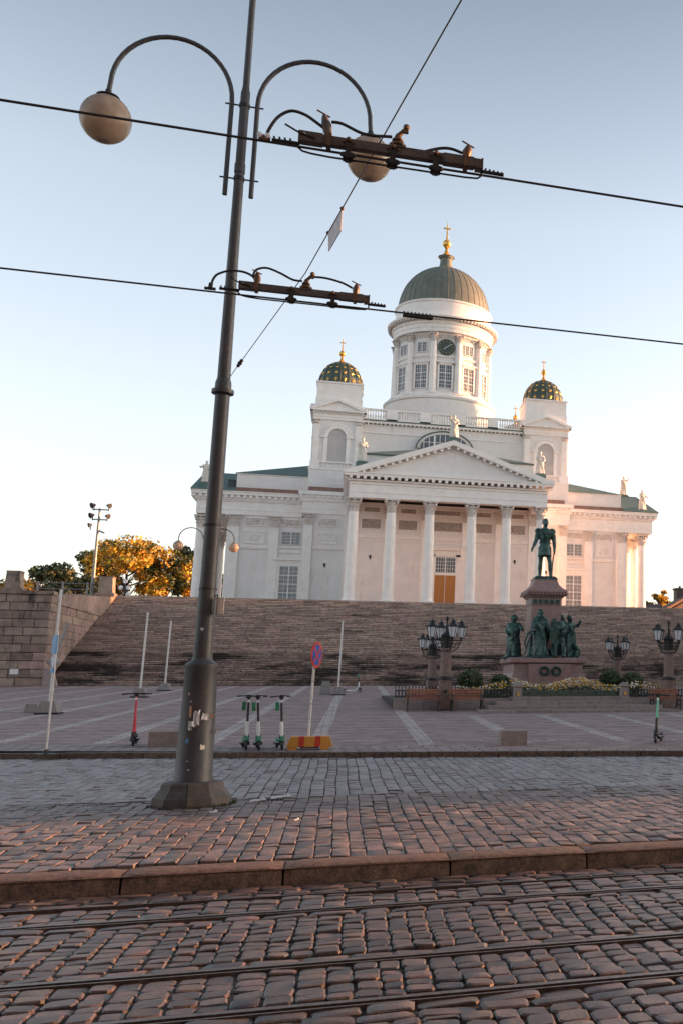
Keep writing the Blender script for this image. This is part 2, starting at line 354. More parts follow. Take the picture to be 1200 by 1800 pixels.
def scatter_setts(cells, parent, pname, m, crown, nparts=300, h=0.06, ch=0.3, inset=0.8):
    """cells: (x, y, w, d, z). The nearest become parts of their own, the rest one mesh."""
    cells = sorted(cells, key=lambda c: c[0]**2*0.25+c[1]**2 + (50 if (c[0] < -0.36*c[1]-0.15 or c[0] > 0.34*c[1]+0.15) else 0))
    rest = MB()
    for i, (x, y, w, d, z) in enumerate(cells):
        v, f = sett_mesh(w, d, h, crown*U(.7,1.3), min(w,d)*ch*U(.7,1.2), inset)
        a = U(-.03,.03); dz = U(-.004,.004)
        v = [(p[0]*cos(a)-p[1]*sin(a), p[0]*sin(a)+p[1]*cos(a), p[2]+dz) for p in v]
        if i < nparts:
            me = bpy.data.meshes.new(pname); me.from_pydata(v, [], f); me.shade_smooth(); me.set_sharp_from_angle(angle=rad(24)); me.materials.append(M[m])
            o = bpy.data.objects.new(pname, me); COL.objects.link(o); o.parent = parent; o.location = (x, y, z)
        else:
            rest.add([(p[0]+x, p[1]+y, p[2]+z) for p in v], f)
    if rest.v: rest.build(pname+'s', m, parent, smooth='stone', kind='stuff', fix=False)

# street cobbles laid between the rails
RAILS = [9.50, 8.88, 7.23, 6.31]
cells = []
SZ = -0.15
def long_row(y, d):
    x = -5.5+U(0,.3)
    while x < 6.5:
        w = U(.24,.36); cells.append((x+w/2, y, w-.02, d-.022, SZ+U(-.006,.004))); x += w
def field(y0, y1, cw=0.150, lo=.105, hi=.16):
    x = -5.6; ph = U(0,6)
    while x < 6.6:
        w = cw*U(.82,1.25); y = y0+U(0,.03)
        while y < y1-0.06:
            d = min(U(lo,hi), y1-y)
            if y1-(y+d) < 0.06: d = y1-y
            cells.append((x+w/2+0.008*sin(y*3+ph)+U(-.006,.006), y+d/2, w-.012+U(-.007,.004), d-.011, SZ+U(-.008,.006)+0.006*sin(x*2.1+y))); y += d
        x += w
long_row(9.97, .14); long_row(9.83, .13)
field(9.56, 9.76, .26, .09, .12); field(8.95, 9.45, .19, .11, .16)
long_row(8.74, .14); field(7.45, 8.66); long_row(7.36, .13)
field(6.42, 7.16, .155, .12, .17)
long_row(6.19, .15); long_row(6.04, .14); field(3.9, 5.96, .165, .14, .19)
scatter_setts(cells, street, 'cobblestone', 'cobble', 0.011, ch=.16, inset=.86)
for ry in RAILS:
    slim = ry > 9.4
    r = MB()
    r.box(-60, 80, ry, ry+(.02 if slim else .052), -0.2, SZ+0.006)
    if not slim: r.box(-60, 80, ry-.062, ry-.045, -0.2, SZ+0.004)
    r.box(-60, 80, ry-(.02 if slim else .045), ry, -0.2, SZ-0.03)
    o = r.build('tram_rail', 'rail', street)

# pavement between the street and the square
pv = [(-60,10.05,-0.02),(80,10.05,-0.02),(80,kerbY(80)-.1,-0.02),(-60,kerbY(-60)-.1,-0.02)]
pavement = MB().add(pv, [(0,1,2,3)]).build('pavement', 'joint', kind='structure')
xs = [-1.68-1.30*4, -1.68-1.30*3, -1.68-1.30*2, -1.68-1.3, -1.68, -0.4, 1.04, 2.33, 3.72, 5.1, 6.5, 7.9]
for a, b in zip(xs[:-1], xs[1:]):
    k = MB(); n = 10
    prof = [(10.44,-.16),(10.44,-.006),(10.40,0.0),(10.12,0.0),(10.075,-.012),(10.055,-.045),(10.04,-.17)]
    for i in range(n+1):
        x = a+.009+(b-a-.018)*i/n; e = 0.012 if i in (0, n) else 0
        for j, (y, z) in enumerate(prof):
            yy = y+(e if y < 10.2 else 0)+U(-.004,.004); zz = z-(e if z > -.1 else 0)+U(-.003,.003)
            k.v.append((x, yy, zz))
    m = len(prof)
    for i in range(n):
        for j in range(m-1): k.f.append((i*m+j, (i+1)*m+j, (i+1)*m+j+1, i*m+j+1))
    k.f.append(tuple(range(m))); k.f.append(tuple(n*m+j for j in range(m)))
    k.build('kerbstone', 'kerb', pavement, smooth='auto')
cells = []
def inpole(x, y): return (x+1.79)**2+(y-15.5)**2 < 0.50**2
x = -6.5; drain = (-1.05, -0.68, 15.55, 15.95)
while x < 7.5:
    w = U(.15,.185); y = 10.46+U(0,.1); ph = x*1.7
    while y < 15.9:
        d = U(.19,.34); cx = x+w/2+.008*sin(y*1.3+ph*0.3)+.003*sin(y*4.3+ph)
        if not inpole(cx, y+d/2) and not (drain[0] < cx < drain[1] and drain[2] < y+d/2 < drain[3]):
            cells.append((cx, y+d/2, w-.014, min(d, 16.0-y)-.008, U(-.006,.005)+.008*sin(cx*1.3+y*.9)))
        y += d
    x += w
scatter_setts(cells, pavement, 'paving_sett', 'sett', 0.007, h=.045, ch=.08, inset=.92)
far = MB(); x = -9
while x < 10:
    w = U(.16,.2); y = 16.06; ph = x
    while y < kerbY(x)-.15:
        d = U(.28,.5); cx = x+w/2+.010*sin(y*1.3+ph*.3)
        if not inpole(cx, y+d/2):
            v, f = sett_mesh(w-.018, min(d, kerbY(x)-.1-y)-.012, .045, .006, .012, .93)
            z = U(-.004,.004); far.add([(p[0]+cx, p[1]+y+d/2, p[2]+z) for p in v], f)
        y += d
    x += w
far.build('far_setts', 'sett_far', pavement, smooth='stone', kind='stuff', fix=False)
# a course of darker stones between the two laying patterns, and the sunken drain beside the pole
d = MB(); d.box(-1.05,-.68,15.53,15.97,-.018,-.012); d.build('drain_bed', 'groove', pavement)
d = MB(); d.box(-1.08,-1.05,15.5,16,-.04,.004).box(-.68,-.65,15.5,16,-.04,.004).box(-1.05,-.68,15.975,16.0,-.04,.004)
for i in range(6): d.box(-1.04+i*.06,-1.02+i*.06,15.54,15.96,-.012,-.002)
d.build('drain_grate', 'plinth', pavement)

# far kerb
ux = Vector((1,-.262,0)).normalized(); uy = Vector((-ux.y, ux.x, 0))
t = -9.0
while t < 13:
    L = U(1.4,1.9); c = Vector((0,23.95,0))+ux*(t+L/2)
    MB().obox(c+uy*.12+Vector((0,0,.03+U(-.004,.004))), (ux, uy, (0,0,1)), L/2-.01, .13, .085).build('kerbstone', 'kerb', pavement)
    t += L

# the square
pz = []
q = MB()
x0, x1 = -120, 140
q.add([(x0,kerbY(x0)+.2,.1),(x1,kerbY(x1)+.2,.1),(x1,24,.1),(x0,24,.1)], [])
sq = MB()
sq.add([(-80,kerbY(-80)+.25,gz(kerbY(-80)+.25)),(60,kerbY(60)+.25,.1),(60,24,.1),(0,24.2,gz(24.2)),(-80,80.2,gz(80.2)),(60,80.2,gz(80.2))],
       [])
NX, NY = 28, 16
vv = []; ff = []
for i in range(NX+1):
    x = -80+140*i/NX; ya = kerbY(x)+.25
    for j in range(NY+1):
        y = ya+(80.3-ya)*j/NY; vv.append((x, y, gz(y)))
for i in range(NX):
    for j in range(NY): a = i*(NY+1)+j; ff.append((a, a+NY+1, a+NY+2, a+1))
square = MB().add(vv, ff).build('square', 'plaza', kind='structure')
def sheet(name, x0, x1, y0, y1, m, dz=.004, parent=square, n=8, skew=0):
    b = MB(); vs = []; fs = []
    for j in range(n+1):
        y = y0+(y1-y0)*j/n
        sk = skew*(y-y0)
        vs += [(x0+sk, y, gz(y)+dz), (x1+sk, y, gz(y)+dz)]
    for j in range(n): fs.append((2*j, 2*j+1, 2*j+3, 2*j+2))
    return b.add(vs, fs).build(name, m, parent, fix=False)
for bx in (-19.6,-17.2,-14.8,-12.3,-9.9,-7.6,-5.3,-2.95,-0.5,2.0,4.35,6.85,9.3,11.8,14.2,16.6,19):
    if 2.5 < bx < 15:
        sheet('paving_band', bx-.19, bx+.19, max(kerbY(bx)+2.2, 24), 38.3, 'plaza_band', skew=.012)
    else:
        sheet('paving_band', bx-.19, bx+.19, kerbY(bx)+2.2, 79.5, 'plaza_band', skew=.012)
for by in (27.3,28.2,29.2,30.3,31.5,32.8,34.3,36.0,37.9,46,50,55):
    if by < 38: sheet('paving_line', -40, 40, by, by+.22+(by-27)*.03, 'plaza_line', n=1, dz=.003)
    else: sheet('paving_line', -40, 1.5, by, by+.6, 'plaza_line', n=1, dz=.003)
for by in (27.4,):
    for bx in (-4.4,-1.9,.55,3.0,5.5,7.9): sheet('paving_dash', bx-.45, bx+.45, by-.3*0-bx*.2, by+.25-bx*.2, 'plaza_band', n=1)
e = MB()
vs = []; fs = []
for i in range(25):
    x = -12+26*i/24
    vs += [(x, kerbY(x)+.26, gz(kerbY(x)+.26)+.005), (x, kerbY(x)+1.75, gz(kerbY(x)+1.75)+.005)]
for i in range(24): fs.append((2*i, 2*i+2, 2*i+3, 2*i+1))
e.add(vs, fs).build('edge_paving', 'plaza_edge', square, fix=False)

# ------------------------------------------------------------------ the great stairs
stairs = thing('stairs', (0,80,1.35), '', '')
for k in ('label', 'category'): del stairs[k]
bpy.data.objects.remove(stairs)
stairs = MB().prismX([(80.35,1.0),(101.0,9.0),(101.0,0.5),(80.35,0.5)], -19.1, 70).build('stairs', 'terrace', kind='structure')
NS = 47
for k in range(NS):
    y0 = 80.2+k*(20.9/NS); z1 = 1.38+(k+1)*(7.72/NS); z0 = z1-7.72/NS
    s = MB(); x = -19.1+U(-.6,0)
    while x < 64:
        L = U(.55,1.5)
        dy, dz = U(-.02,.02), U(-.012,.012)
        xa_, xb_ = max(x,-19.1)+.01, min(x+L,64)-.01
        s.box(xa_, xb_, y0+dy, y0+.62, z0+.075, z1+dz).box(xa_+.01, xb_-.01, y0+dy+.11, y0+.60, z0-.05, z0+.072); x += L
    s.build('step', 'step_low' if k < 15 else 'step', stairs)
terrace = MB().box(-90, 110, 101.0, 110.6, 7.5, 9.1).build('terrace', 'terrace', kind='structure')
for k in range(4):
    MB().box(-60, 90, 109.4+k*.36, 111.2, 9.1+k*.2, 9.3+k*.2+.002*k).build('step', 'terrace', terrace)
MB().box(-90, 110, 110.9, 230, 7.5, 9.9).build('terrace_floor', 'terrace', terrace)

# ------------------------------------------------------------------ retaining wall of big blocks
rw = thing('retaining_wall', (-28,80,1.4), 'tall retaining wall of big rough granite blocks at the left end of the wide steps', 'wall')
core = MB().box(-60,-19.35,80.25,110,0.5,7.45)
core.prismX([(80.25,7.45),(80.25,0.6),(101,0.6),(101,9.02)], -20.4, -19.25)
core.build('wall_core', 'wallstone', rw)
rows = 11; hz = (7.55-1.35)/rows
for r in range(rows):
    z = 1.35+r*hz; x = -19.1
    first = True
    while x > -34:
        L = U(1.0,1.8)
        if first and r % 2: L *= .55
        first = False
        dy = U(-.05,.03)
        b = MB(); c = .035
        X0, X1, Y0, Z0, Z1 = x-L+.015, x-.015, 80.0+dy, z+.015, z+hz-.015
        b.add([(X0,Y0+c,Z0),(X1,Y0+c,Z0),(X1,Y0+c,Z1),(X0,Y0+c,Z1),(X0+c,Y0,Z0+c),(X1-c,Y0,Z0+c),(X1-c,Y0,Z1-c),(X0+c,Y0,Z1-c),
               (X0,80.4,Z0),(X1,80.4,Z0),(X1,80.4,Z1),(X0,80.4,Z1)],
              [(4,5,6,7),(0,1,5,4),(1,2,6,5),(2,3,7,6),(3,0,4,7),(0,8,9,1),(1,9,10,2),(2,10,11,3),(3,11,8,0)])
        b.build('stone', 'wallstone', rw); x -= L
    # the cheek wall going back along the steps
    y = 80.02
    while y < 100.8:
        L = U(1.6,3.0); ztop = 7.55+(y-80)/21*1.55
        if z > 1.35+(y-80)*7.72/20.9-hz*1.6:
            MB().box(-19.5,-19.12+U(-.02,.03), y+.015, min(y+L,101)-.015, z+.012, min(z+hz, 99)-.012).build('stone', 'wallstone', rw)
        y += L
y = 80.02
while y < 100.8:
    L = 2.6
    za = 7.55+(y-80)/21*1.5; zb = 7.55+(y+L-80)/21*1.5
    MB().prismX([(y+.02,7.0+.0),(y+.02,za),(y+L-.02,zb),(y+L-.02,7.0)], -19.62, -19.06).build('stone', 'wallstone', rw)
    y += L
MB().box(-34,-18.95,79.85,80.9,7.55,7.78).build('coping', 'wallstone', rw)
MB().prismY([(-19.1,1.3),(-18.2,1.3),(-18.5,2.3),(-19.1,2.6)], 79.75, 80.15).build('foot_block', 'granite', rw)
MB().box(-21.1,-20.6,79.93,79.985,2.15,2.5).build('plaque', 'frame', rw)
def pier(x, y, z, w, h, label):
    t = thing('stone_pier', (x,y,z), label, 'pier', 'granite piers on the terrace edge')
    MB().prismY([(x-w/2,z),(x+w/2,z),(x+w*.42,z+h*.94),(x-w*.42,z+h*.94)], y-w/2, y+w/2).build('shaft', 'wallstone', t)
    MB().box(x-w*.46,x+w*.46,y-w*.46,y+w*.46,z+h*.94,z+h).build('cap', 'wallstone', t)
    MB().box(x-w*.62,x+w*.62,y-w*.55,y+w*.55,z-.02,z+h*.14).build('foot', 'wallstone', t)
pier(-21.55,80.6,7.78,.95,1.35,'tapered granite pier on the retaining wall beside the left picture edge')
pier(-20.0,101.3,9.1,1.2,1.7,'tapered granite pier at the head of the wide steps, right of the tall floodlight mast')
rl = thing('handrail', (-24,101.3,9.1), 'low pale pipe railing running along the terrace edge above the retaining wall', 'railing')
for i in range(9): MB().box(-21.6-i*1.9,-21.45-i*1.9,101.22,101.38,9.1,10.25).build('post', 'galv', rl)
for z in (10.15, 9.65): MB().tube([(-40,101.3,z),(-20.6,101.3,z)], .035, 6).build('rail', 'galv', rl)
#PART2
# ================================================================== CATHEDRAL
cat = thing('cathedral', (10.5,139,9.9), 'huge white neoclassical cathedral with a green central dome, standing above the wide stone steps', 'cathedral')
F = 9.92
# --- one column, its base and its leafy capital
def leaf(b, a, r0, z0, h, out, w):
    ca, sa = cos(a), sin(a); t = (-sa, ca)
    def P(r, z, k): return (r*ca+t[0]*k, r*sa+t[1]*k, z)
    b.add([P(r0,z0,-w),P(r0,z0,w),P(r0+.05,z0+h*.75,w*.9),P(r0+.05,z0+h*.75,-w*.9),P(r0+out,z0+h,w*.55),P(r0+out,z0+h,-w*.55),P(r0+out*1.05,z0+h*.82,0)],
          [(0,1,2,3),(3,2,4,5),(5,4,6),(2,6,4),(3,5,6)])
def capital_mb():
    b = MB(); b.lathe([(.50,0),(.54,.03),(.50,.07),(.49,.1),(.50,.6),(.60,1.2)], n=14)
    for i in range(8): leaf(b, i*pi/4, .49, .1, .52, .2, .17)
    for i in range(8): leaf(b, i*pi/4+pi/8, .50, .45, .52, .24, .16)
    for i in range(4):
        a = i*pi/2+pi/4
        c = (cos(a)*.82, sin(a)*.82, 1.12)
        b.ball(c, .15, 7, 5); b.tube([(cos(a)*.5,sin(a)*.5,.75),(cos(a)*.66,sin(a)*.66,1.0),(cos(a)*.85,sin(a)*.85,1.2)], .06, 5)
        a = i*pi/2; b.ball((cos(a)*.68, sin(a)*.68, 1.24), .1, 6, 4)
    q = []
    for i in range(4):
        a = i*pi/2+pi/4
        q += [(cos(a-.07)*1.02, sin(a-.07)*1.02), (cos(a+.07)*1.02, sin(a+.07)*1.02), (cos(a+pi/4)*.66, sin(a+pi/4)*.66)]
    b.prismZ(q, 1.28, 1.44); return b
def shaft_mb(h=9.12):
    b = MB(); pr = []
    for i in range(9):
        t = i/8; pr.append((.575-.085*t**1.7, h*t))
    return b.lathe(pr, n=20)
def base_mb():
    b = MB(); b.box(-.78,.78,-.78,.78,0,.14)
    return b.lathe([(.74,.14),(.77,.2),(.74,.27),(.65,.29),(.64,.33),(.68,.36),(.66,.41),(.58,.43)], n=20)
col0 = shaft_mb().build('column', 'trim', cat, smooth='auto', loc=(.3,112,F+.36))
cap0 = capital_mb().build('capital', 'oldtrim', None); cap0.parent = col0; cap0.location = (0,0,9.12)
bas0 = base_mb().build('column_base', 'trim', None, smooth='auto'); bas0.parent = col0; bas0.location = (0,0,-.38)
CX = [.3, 4.11, 8.07, 12.54, 16.31, 20.11]
for x in CX[1:]: inst(col0, cat, (x,112,F+.36))
offs = [c-10.25 for c in CX]
for sx, x in ((-1,-16.4),(1,36.75)):
    for o in offs: inst(col0, cat, (x,139.35+o,F+.36))

def pilaster(x, y, z0, z1, w=1.05, d=.28, rz=0, capname='oldtrim', caph=1.42):
    """flat pilaster on a wall facing -Y (rz=0); x,y is the wall face"""
    h = z1-z0
    b = MB(); b.box(-w/2,w/2,-d,0,0,h-caph).box(-w*.57,w*.57,-d-.07,0,0,.42).box(-w*.54,w*.54,-d-.04,0,.42,.5).box(-w*.53,w*.53,-d-.04,0,h-caph-.06,h-caph)
    p = b.build('pilaster', 'trim', None); p.parent = cat; p.location = Vector((x,y,z0))-wloc(cat); p.rotation_euler = (0,0,rz)
    c = MB(); c.box(-w*.47,w*.47,-d,0,h-caph,h-.14).box(-w*.7,w*.7,-d-.22,0,h-.14,h)
    for row, (zz, out) in enumerate(((.05,.14),(.5,.2))):
        n = 3 if row == 0 else 4
        for i in range(n):
            xx = (i-(n-1)/2)*w*.30; a = h-caph+zz
            c.add([(xx-.13,-d,a),(xx+.13,-d,a),(xx+.12,-d-.06,a+.36),(xx-.12,-d-.06,a+.36),(xx+.07,-d-out,a+.5),(xx-.07,-d-out,a+.5),(xx,-d-out-.02,a+.4)],
                  [(0,1,2,3),(3,2,4,5),(5,4,6)])
    for s in (-1,1): c.ball((s*w*.55,-d-.08,h-.3), .15, 7, 5)
    k = c.build('capital', 'oldtrim', None); k.parent = p
    return p
def window(x, y, z0, z1, w, nx=4, nz=6, glass='glass_pale', rz=0, parent=cat, name='window', mul=.07, arch=False, thick=.035):
    """framed window; x, y on the wall face, facing -Y when rz = 0"""
    h = z1-z0
    b = MB(); t = .09
    b.box(-w/2-t,-w/2,-.09,.0,-t,h+t).box(w/2,w/2+t,-.09,.0,-t,h+t).box(-w/2,w/2,-.09,0,h,h+t).box(-w/2,w/2,-.09,0,-t,0)
    f = b.build('window', 'frame', None); f.parent = parent
    f.location = Vector((x,y,z0))-wloc(parent); f.rotation_euler = (0,0,rz)
    p = MB().box(-w/2,w/2,-.02,.0,0,h).build('pane', glass, None); p.parent = f
    m = MB()
    m.box(-mul,mul,-.075,-.021,0,h)
    for i in range(1, nx):
        if i*2 == nx: continue
        xx = -w/2+w*i/nx; m.box(xx-thick/2,xx+thick/2,-.06,-.022,0,h)
    for j in range(1, nz):
        zz = h*j/nz; tt = mul*.8 if (nz >= 6 and j % 2 == 0) else thick/2; m.box(-w/2,w/2,-.058,-.023,zz-tt,zz+tt)
    q = m.build('muntins', 'frame', None); q.parent = f
    return f
def relief(x0, x1, y, z0, z1, m='relief', dense=True, seed=0):
    """framed stucco panel with raised wreath and scrolls"""
    w, h = x1-x0, z1-z0
    b = MB(); b.box(x0,x1,y-.03,y,z0,z1)
    rr = random.Random(seed+int(x0*10))
    nn = int(w*h*14) if dense else 26
    for i in range(nn):
        if dense: px_, pz_ = rr.uniform(x0+.1,x1-.1), rr.uniform(z0+.1,z1-.1)
        else:
            a = i/nn*2*pi*2; k = .18*h+.12*h*(i % 3)*.5; px_, pz_ = (x0+x1)/2+cos(a)*k*1.5, (z0+z1)/2+sin(a)*k
        b.ball((px_,y-.04,pz_), rr.uniform(.07,.14), 6, 4, (1,.7,1))
    o = b.build('relief_panel', m, cat)
    f = MB(); t = .09
    f.box(x0-t,x1+t,y-.10,y,z1,z1+t).box(x0-t,x1+t,y-.10,y,z0-t,z0).box(x0-t,x0,y-.10,y,z0,z1).box(x1,x1+t,y-.10,y,z0,z1)
    g = f.build('panel_frame', 'trim', None); g.parent = o; g.location = -Vector((0,0,0))
    g.data.transform(Matrix.Translation(-wloc(cat)))
    return o
def modillions(name, pts, ax, m='trim', size=(.16,.42,.2)):
    b = MB()
    for p in pts: b.obox(p, ax, size[0], size[1], size[2])
    return b.build(name, m, cat, kind='stuff')

# --- south portico
P0, P1 = -.28, 20.72                        # architrave ends
b = MB()
b.box(-.5,20.95,117.0,129,F-.2,21.3)
b.build('wall', 'wall', cat)
b = MB()
b.box(P0,P1,111.46,112.56,20.88,22.62)                      # front beam
b.box(P0,P0+1.1,112.56,129,20.88,22.62).box(P1-1.1,P1,112.56,129,20.88,22.62)
b.box(P0+1.1,P1-1.1,112.56,129,21.75,22.62)
b.box(P0-.05,P1+.05,111.41,111.455,21.42,21.50).box(P0-.08,P1+.08,111.36,129,22.3,22.42)
b.build('entablature', 'trim', cat)
b = MB(); b.box(P0-.2,P1+.2,111.2,129,22.62,22.8).box(P0-.6,P1+.6,110.85,129,23.1,23.36).box(P0-.68,P1+.68,110.76,129,23.36,23.46)
b.build('cornice', 'trim', cat)
modillions('modillion', [(x,111.02,22.95) for x in [P0+.1+i*.70 for i in range(30)]], ((1,0,0),(0,1,0),(0,0,1)), size=(.15,.2,.14))
modillions('modillion', [(x,y,22.95) for x in (P0-.35,P1+.35) for y in [111.6+i*.75 for i in range(20)]], ((1,0,0),(0,1,0),(0,0,1)), size=(.22,.15,.14))
cxp = (P0+P1)/2; HW = (P1-P0)/2+.68; ZP = 27.45; ZB = 23.46
MB().prismY([(cxp-HW+.9,ZB),(cxp+HW-.9,ZB),(cxp,ZB+(HW-.9)*(ZP-ZB)/HW)], 111.5, 112.4).build('tympanum', 'wall', cat)
sl = (ZP-ZB)/HW
for s in (-1, 1):
    MB().prismY([(cxp+s*HW,ZB),(cxp+s*HW,ZB+.13),(cxp,ZP+.13),(cxp,ZP-.42),(cxp+s*(HW-1.35),ZB)], 110.78, 111.9).build('raking_cornice', 'trim', cat)
    ax = (Vector((s,0,-sl)).normalized(), (0,1,0), Vector((sl*s,0,1)).normalized())
    modillions('modillion', [(cxp+s*d,111.12,ZP-.58-sl*d) for d in [.5+i*.72 for i in range(13)]], ax, size=(.15,.22,.13))
    MB().prismY([(cxp+s*(HW-1.6),ZB+.02),(cxp+s*(HW-1.9),ZB+.02),(cxp,ZP-.98),(cxp,ZP-.86)], 111.38, 111.5).build('tympanum_moulding', 'trim', cat)
MB().prismY([(cxp-HW,ZB+.135),(cxp+HW,ZB+.135),(cxp+HW,ZB+.20),(cxp,ZP+.25),(cxp-HW,ZB+.20)], 111.92, 116).build('portico_roof', 'copper', cat)
# attic block and hip roof behind the pediment
MB().box(1.0,19.7,116,129,23.3,26.55).build('attic', 'wall', cat)
MB().add([(.8,115.8,26.5),(19.9,115.8,26.5),(19.9,129.3,26.5),(.8,129.3,26.5),(.8,115.8,26.62),(19.9,115.8,26.62),(19.9,129,26.62),(.8,129,26.62),(8.5,127.5,30.1),(12.5,127.5,30.1),(8.5,129.2,30.1),(12.5,129.2,30.1)],
         [(0,1,2,3),(0,1,5,4),(3,0,4,7),(1,2,6,5),(4,5,9,8),(5,6,11,9),(7,4,8,10),(8,9,11,10),(2,3,7,6),(6,7,10,11)]).build('attic_roof', 'copper', cat)
# door wall furniture
for x in CX: pilaster(x, 117.0, F, 20.9, 1.0, .2)
b = MB()
for a, c in zip(CX[:-1], CX[1:]):
    b.box(a+.52,c-.52,116.88,117.0,17.35,17.62).box(a+.52,c-.52,116.80,117.0,17.62,17.76).box(a+.52,c-.52,116.9,117.0,17.0,17.1)
b.build('string_course', 'trim', cat)
for i, (a, c) in enumerate(zip(CX[:-1], CX[1:])):
    mid = (a+c)/2; w = 1.0 if i != 2 else 1.9
    relief(mid-w, mid+w, 116.98, 18.4, 19.45, 'relief', True, i)
    relief(mid-w*.8, mid+w*.8, 116.98, 20.25, 20.75, 'relief', True, i+9)
for x in (2.25, 18.1): MB().box(x-.12,x+.12,116.93,117,15.15,15.45).box(x-.05,x+.05,116.90,116.95,14.95,15.15).build('wall_lantern', 'black', cat)
for x in (2.2+4.0*0, ): pass
b = MB()
b.box(8.45,9.2,116.82,117,F,15.8).box(11.5,12.25,116.82,117,F,15.8).box(8.45,12.25,116.82,117,15.55,15.95).box(8.35,12.35,116.6,117,16.25,16.42).box(8.25,12.45,116.5,117,16.42,16.52).box(8.5,12.2,116.85,117,15.95,16.25)
for s in (8.62,12.08): b.box(s-.14,s+.14,116.55,116.82,15.6,16.25).box(s-.1,s+.1,116.66,116.82,15.2,15.6)
b.build('door_surround', 'trim', cat)
dr = MB().box(9.2,11.5,116.86,116.95,F,13.45).build('door', 'door', cat)
pb = MB()
for i in range(6):
    for s in (9.3, 10.4): pb.box(s,s+1.0,116.83,116.862,F+.1+i*.58,F+.58+i*.58)
pb.build('door_panels', 'door', dr)
MB().box(10.32,10.38,116.80,116.86,F,13.45).build('door_post', 'frame', dr)
MB().box(9.2,11.5,116.84,116.96,13.45,13.68).build('transom', 'trim', cat)
window(10.35,116.93,13.78,15.42,2.1,8,4,'glass')

